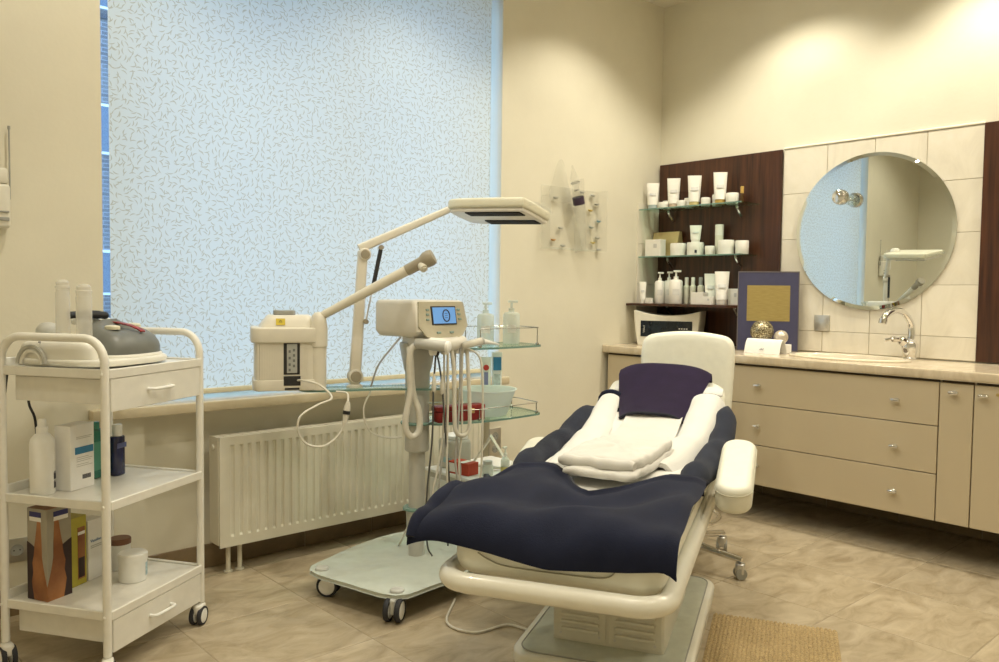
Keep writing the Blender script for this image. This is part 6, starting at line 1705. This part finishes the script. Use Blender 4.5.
# ================================================================== swivel chair behind the head end
sw = thing('swivel_chair', 'cream swivel chair with chrome five-star base behind the treatment chair', 'chair', CW(0.915, 0.216), CA)
for k in range(5):
    a = R(249.7 + 72 * k)
    dx, dy = math.cos(a), math.sin(a)
    b = B(); tube(b, [(0.02 * dx, 0.02 * dy, 0.115), (0.15 * dx, 0.15 * dy, 0.098), (0.325 * dx, 0.325 * dy, 0.078)], [0.017, 0.0155, 0.013], 10); lg = obj('leg', b, CHROME, sw, smooth=60)
    b = B(); slab(b, rrect(0.045, 0.040, 0.012, 4), 0.018, 0.066, 0.008, Matrix.Translation((0.318 * dx, 0.318 * dy, 0))); obj('castor_hood', b, ALU, lg)
    for s in (-1, 1):
        b = B(); lathe(b, [(0.006, -0.007), (0.022, -0.007), (0.024, -0.004), (0.024, 0.004), (0.022, 0.007), (0.006, 0.007)], (0, 0, 0), 18, Matrix.Translation((0.318 * dx, 0.318 * dy, 0.0242)) @ RZ(math.degrees(a) + 40) @ Matrix.Translation((0, s * 0.0165, 0)) @ RX(90)); obj('wheel', b, GREY_PL, lg)
bm = B(); lathe(bm, [(0.034, 0.085), (0.036, 0.13), (0.026, 0.14), (0.026, 0.30), (0.018, 0.305), (0.018, 0.42)], n=22); obj('gas_column', bm, CHROME, sw)
bm = B(); tube(bm, [(0.20 * math.cos(2 * math.pi * k / 40), 0.20 * math.sin(2 * math.pi * k / 40), 0.215) for k in range(40)], 0.010, 10, closed=True)
for k in range(4):
    a = R(45 + 90 * k); tube(bm, [(0.024 * math.cos(a), 0.024 * math.sin(a), 0.215), (0.195 * math.cos(a), 0.195 * math.sin(a), 0.215)], 0.006, 8)
obj('foot_ring', bm, CHROME, sw, smooth=60)
bm = B(); b3(bm, -0.09, 0.12, -0.07, 0.07, 0.40, 0.435, 0.008); obj('mechanism', bm, BLACK_PL, sw)
bm = B(); slab(bm, rrect(0.40, 0.40, 0.12, 8, 0.11, 0.0), 0.436, 0.505, 0.028, seg=4); obj('seat', bm, UPHOL, sw, smooth=60)
bm = B(); tube(bm, spline([(0.10, 0.0, 0.415), (0.36, 0.0, 0.42), (0.47, 0.005, 0.50), (0.49, 0.008, 0.62)], 5), 0.014, 8); obj('back_bar', bm, CHROME, sw, smooth=60)
def sback():
    b = B(); rings = []
    out = [(p_.x, p_.y) for p_ in spline([(-0.185, 0.0, 0), (0.0, -0.012, 0), (0.185, 0.0, 0), (0.212, 0.04, 0), (0.222, 0.22, 0), (0.226, 0.37, 0), (0.205, 0.435, 0), (0.14, 0.458, 0), (0.0, 0.470, 0), (-0.14, 0.458, 0), (-0.205, 0.435, 0), (-0.226, 0.37, 0), (-0.222, 0.22, 0), (-0.212, 0.04, 0)], 4, True)]
    for (x, s) in ((-0.035, 0.80), (-0.032, 0.92), (-0.022, 0.985), (0.0, 1.0), (0.022, 0.985), (0.032, 0.92), (0.035, 0.80)):
        rings.append([(x + 0.485 + 0.0 * z + 0.18 * (y * s) ** 2 * -1.0 + 0.10 * z, 0.008 + y * s, 0.520 + 0.23 + (z - 0.23) * s) for y, z in out])
    loft(b, rings); return b
obj('backrest', sback(), UPHOL, sw, smooth=60)

# ================================================================== jute rug
rg_ = thing('jute_rug', 'woven golden jute rug lying beside the treatment chair base', 'rug', CW(-0.12, -0.225), CA)
JUTE = mat('jute', (0.46, 0.34, 0.17), 0.85, var=0.28, vscale=160, bump=0.5, bscale=500)
bm = B(); b3(bm, -0.485, 0.488, -0.207, 0.212, 0.0005, 0.006, 0.002, 1); obj('backing', bm, JUTE, rg_, smooth=0)
random.seed(11)
bm = B()
nx, ny = 66, 30
for i in range(nx):
    for j in range(ny):
        x = -0.478 + 0.966 * (i + 0.5) / nx + random.uniform(-0.0012, 0.0012); y = -0.204 + 0.412 * (j + 0.5) / ny + random.uniform(-0.0012, 0.0012)
        w, d, h = 0.0085, 0.0064, 0.006 + random.uniform(0, 0.0025)
        if (i + j) % 2: w, d = 0.0068, 0.0072
        bot = [bm.verts.new((x + sx * w, y + sy * d, 0.005)) for sx, sy in ((-1, -1), (1, -1), (1, 1), (-1, 1))]
        tp = [bm.verts.new((x + sx * w * 0.5, y + sy * d * 0.5, 0.006 + h * 0.8)) for sx, sy in ((-1, -1), (1, -1), (1, 1), (-1, 1))]
        for k in range(4): bm.faces.new((bot[k], bot[(k + 1) % 4], tp[(k + 1) % 4], tp[k]))
        bm.faces.new(tp)
tag(obj('weave', bm, JUTE, rg_, smooth=80), kind='stuff')
# cable on the floor under the foot end
bm = B(); tube(bm, [Vector(p_) for p_ in spline([CW(-0.02, 0.57, 0.008), CW(0.0, 0.66, 0.006), CW(-0.10, 0.74, 0.006), CW(-0.06, 0.86, 0.006), CW(0.15, 0.92, 0.006)], 8)], 0.0045, 8)
tag(obj('floor_cable', bm, HOSE, smooth=60), 'white cable on the floor leading under the treatment chair', 'cable')
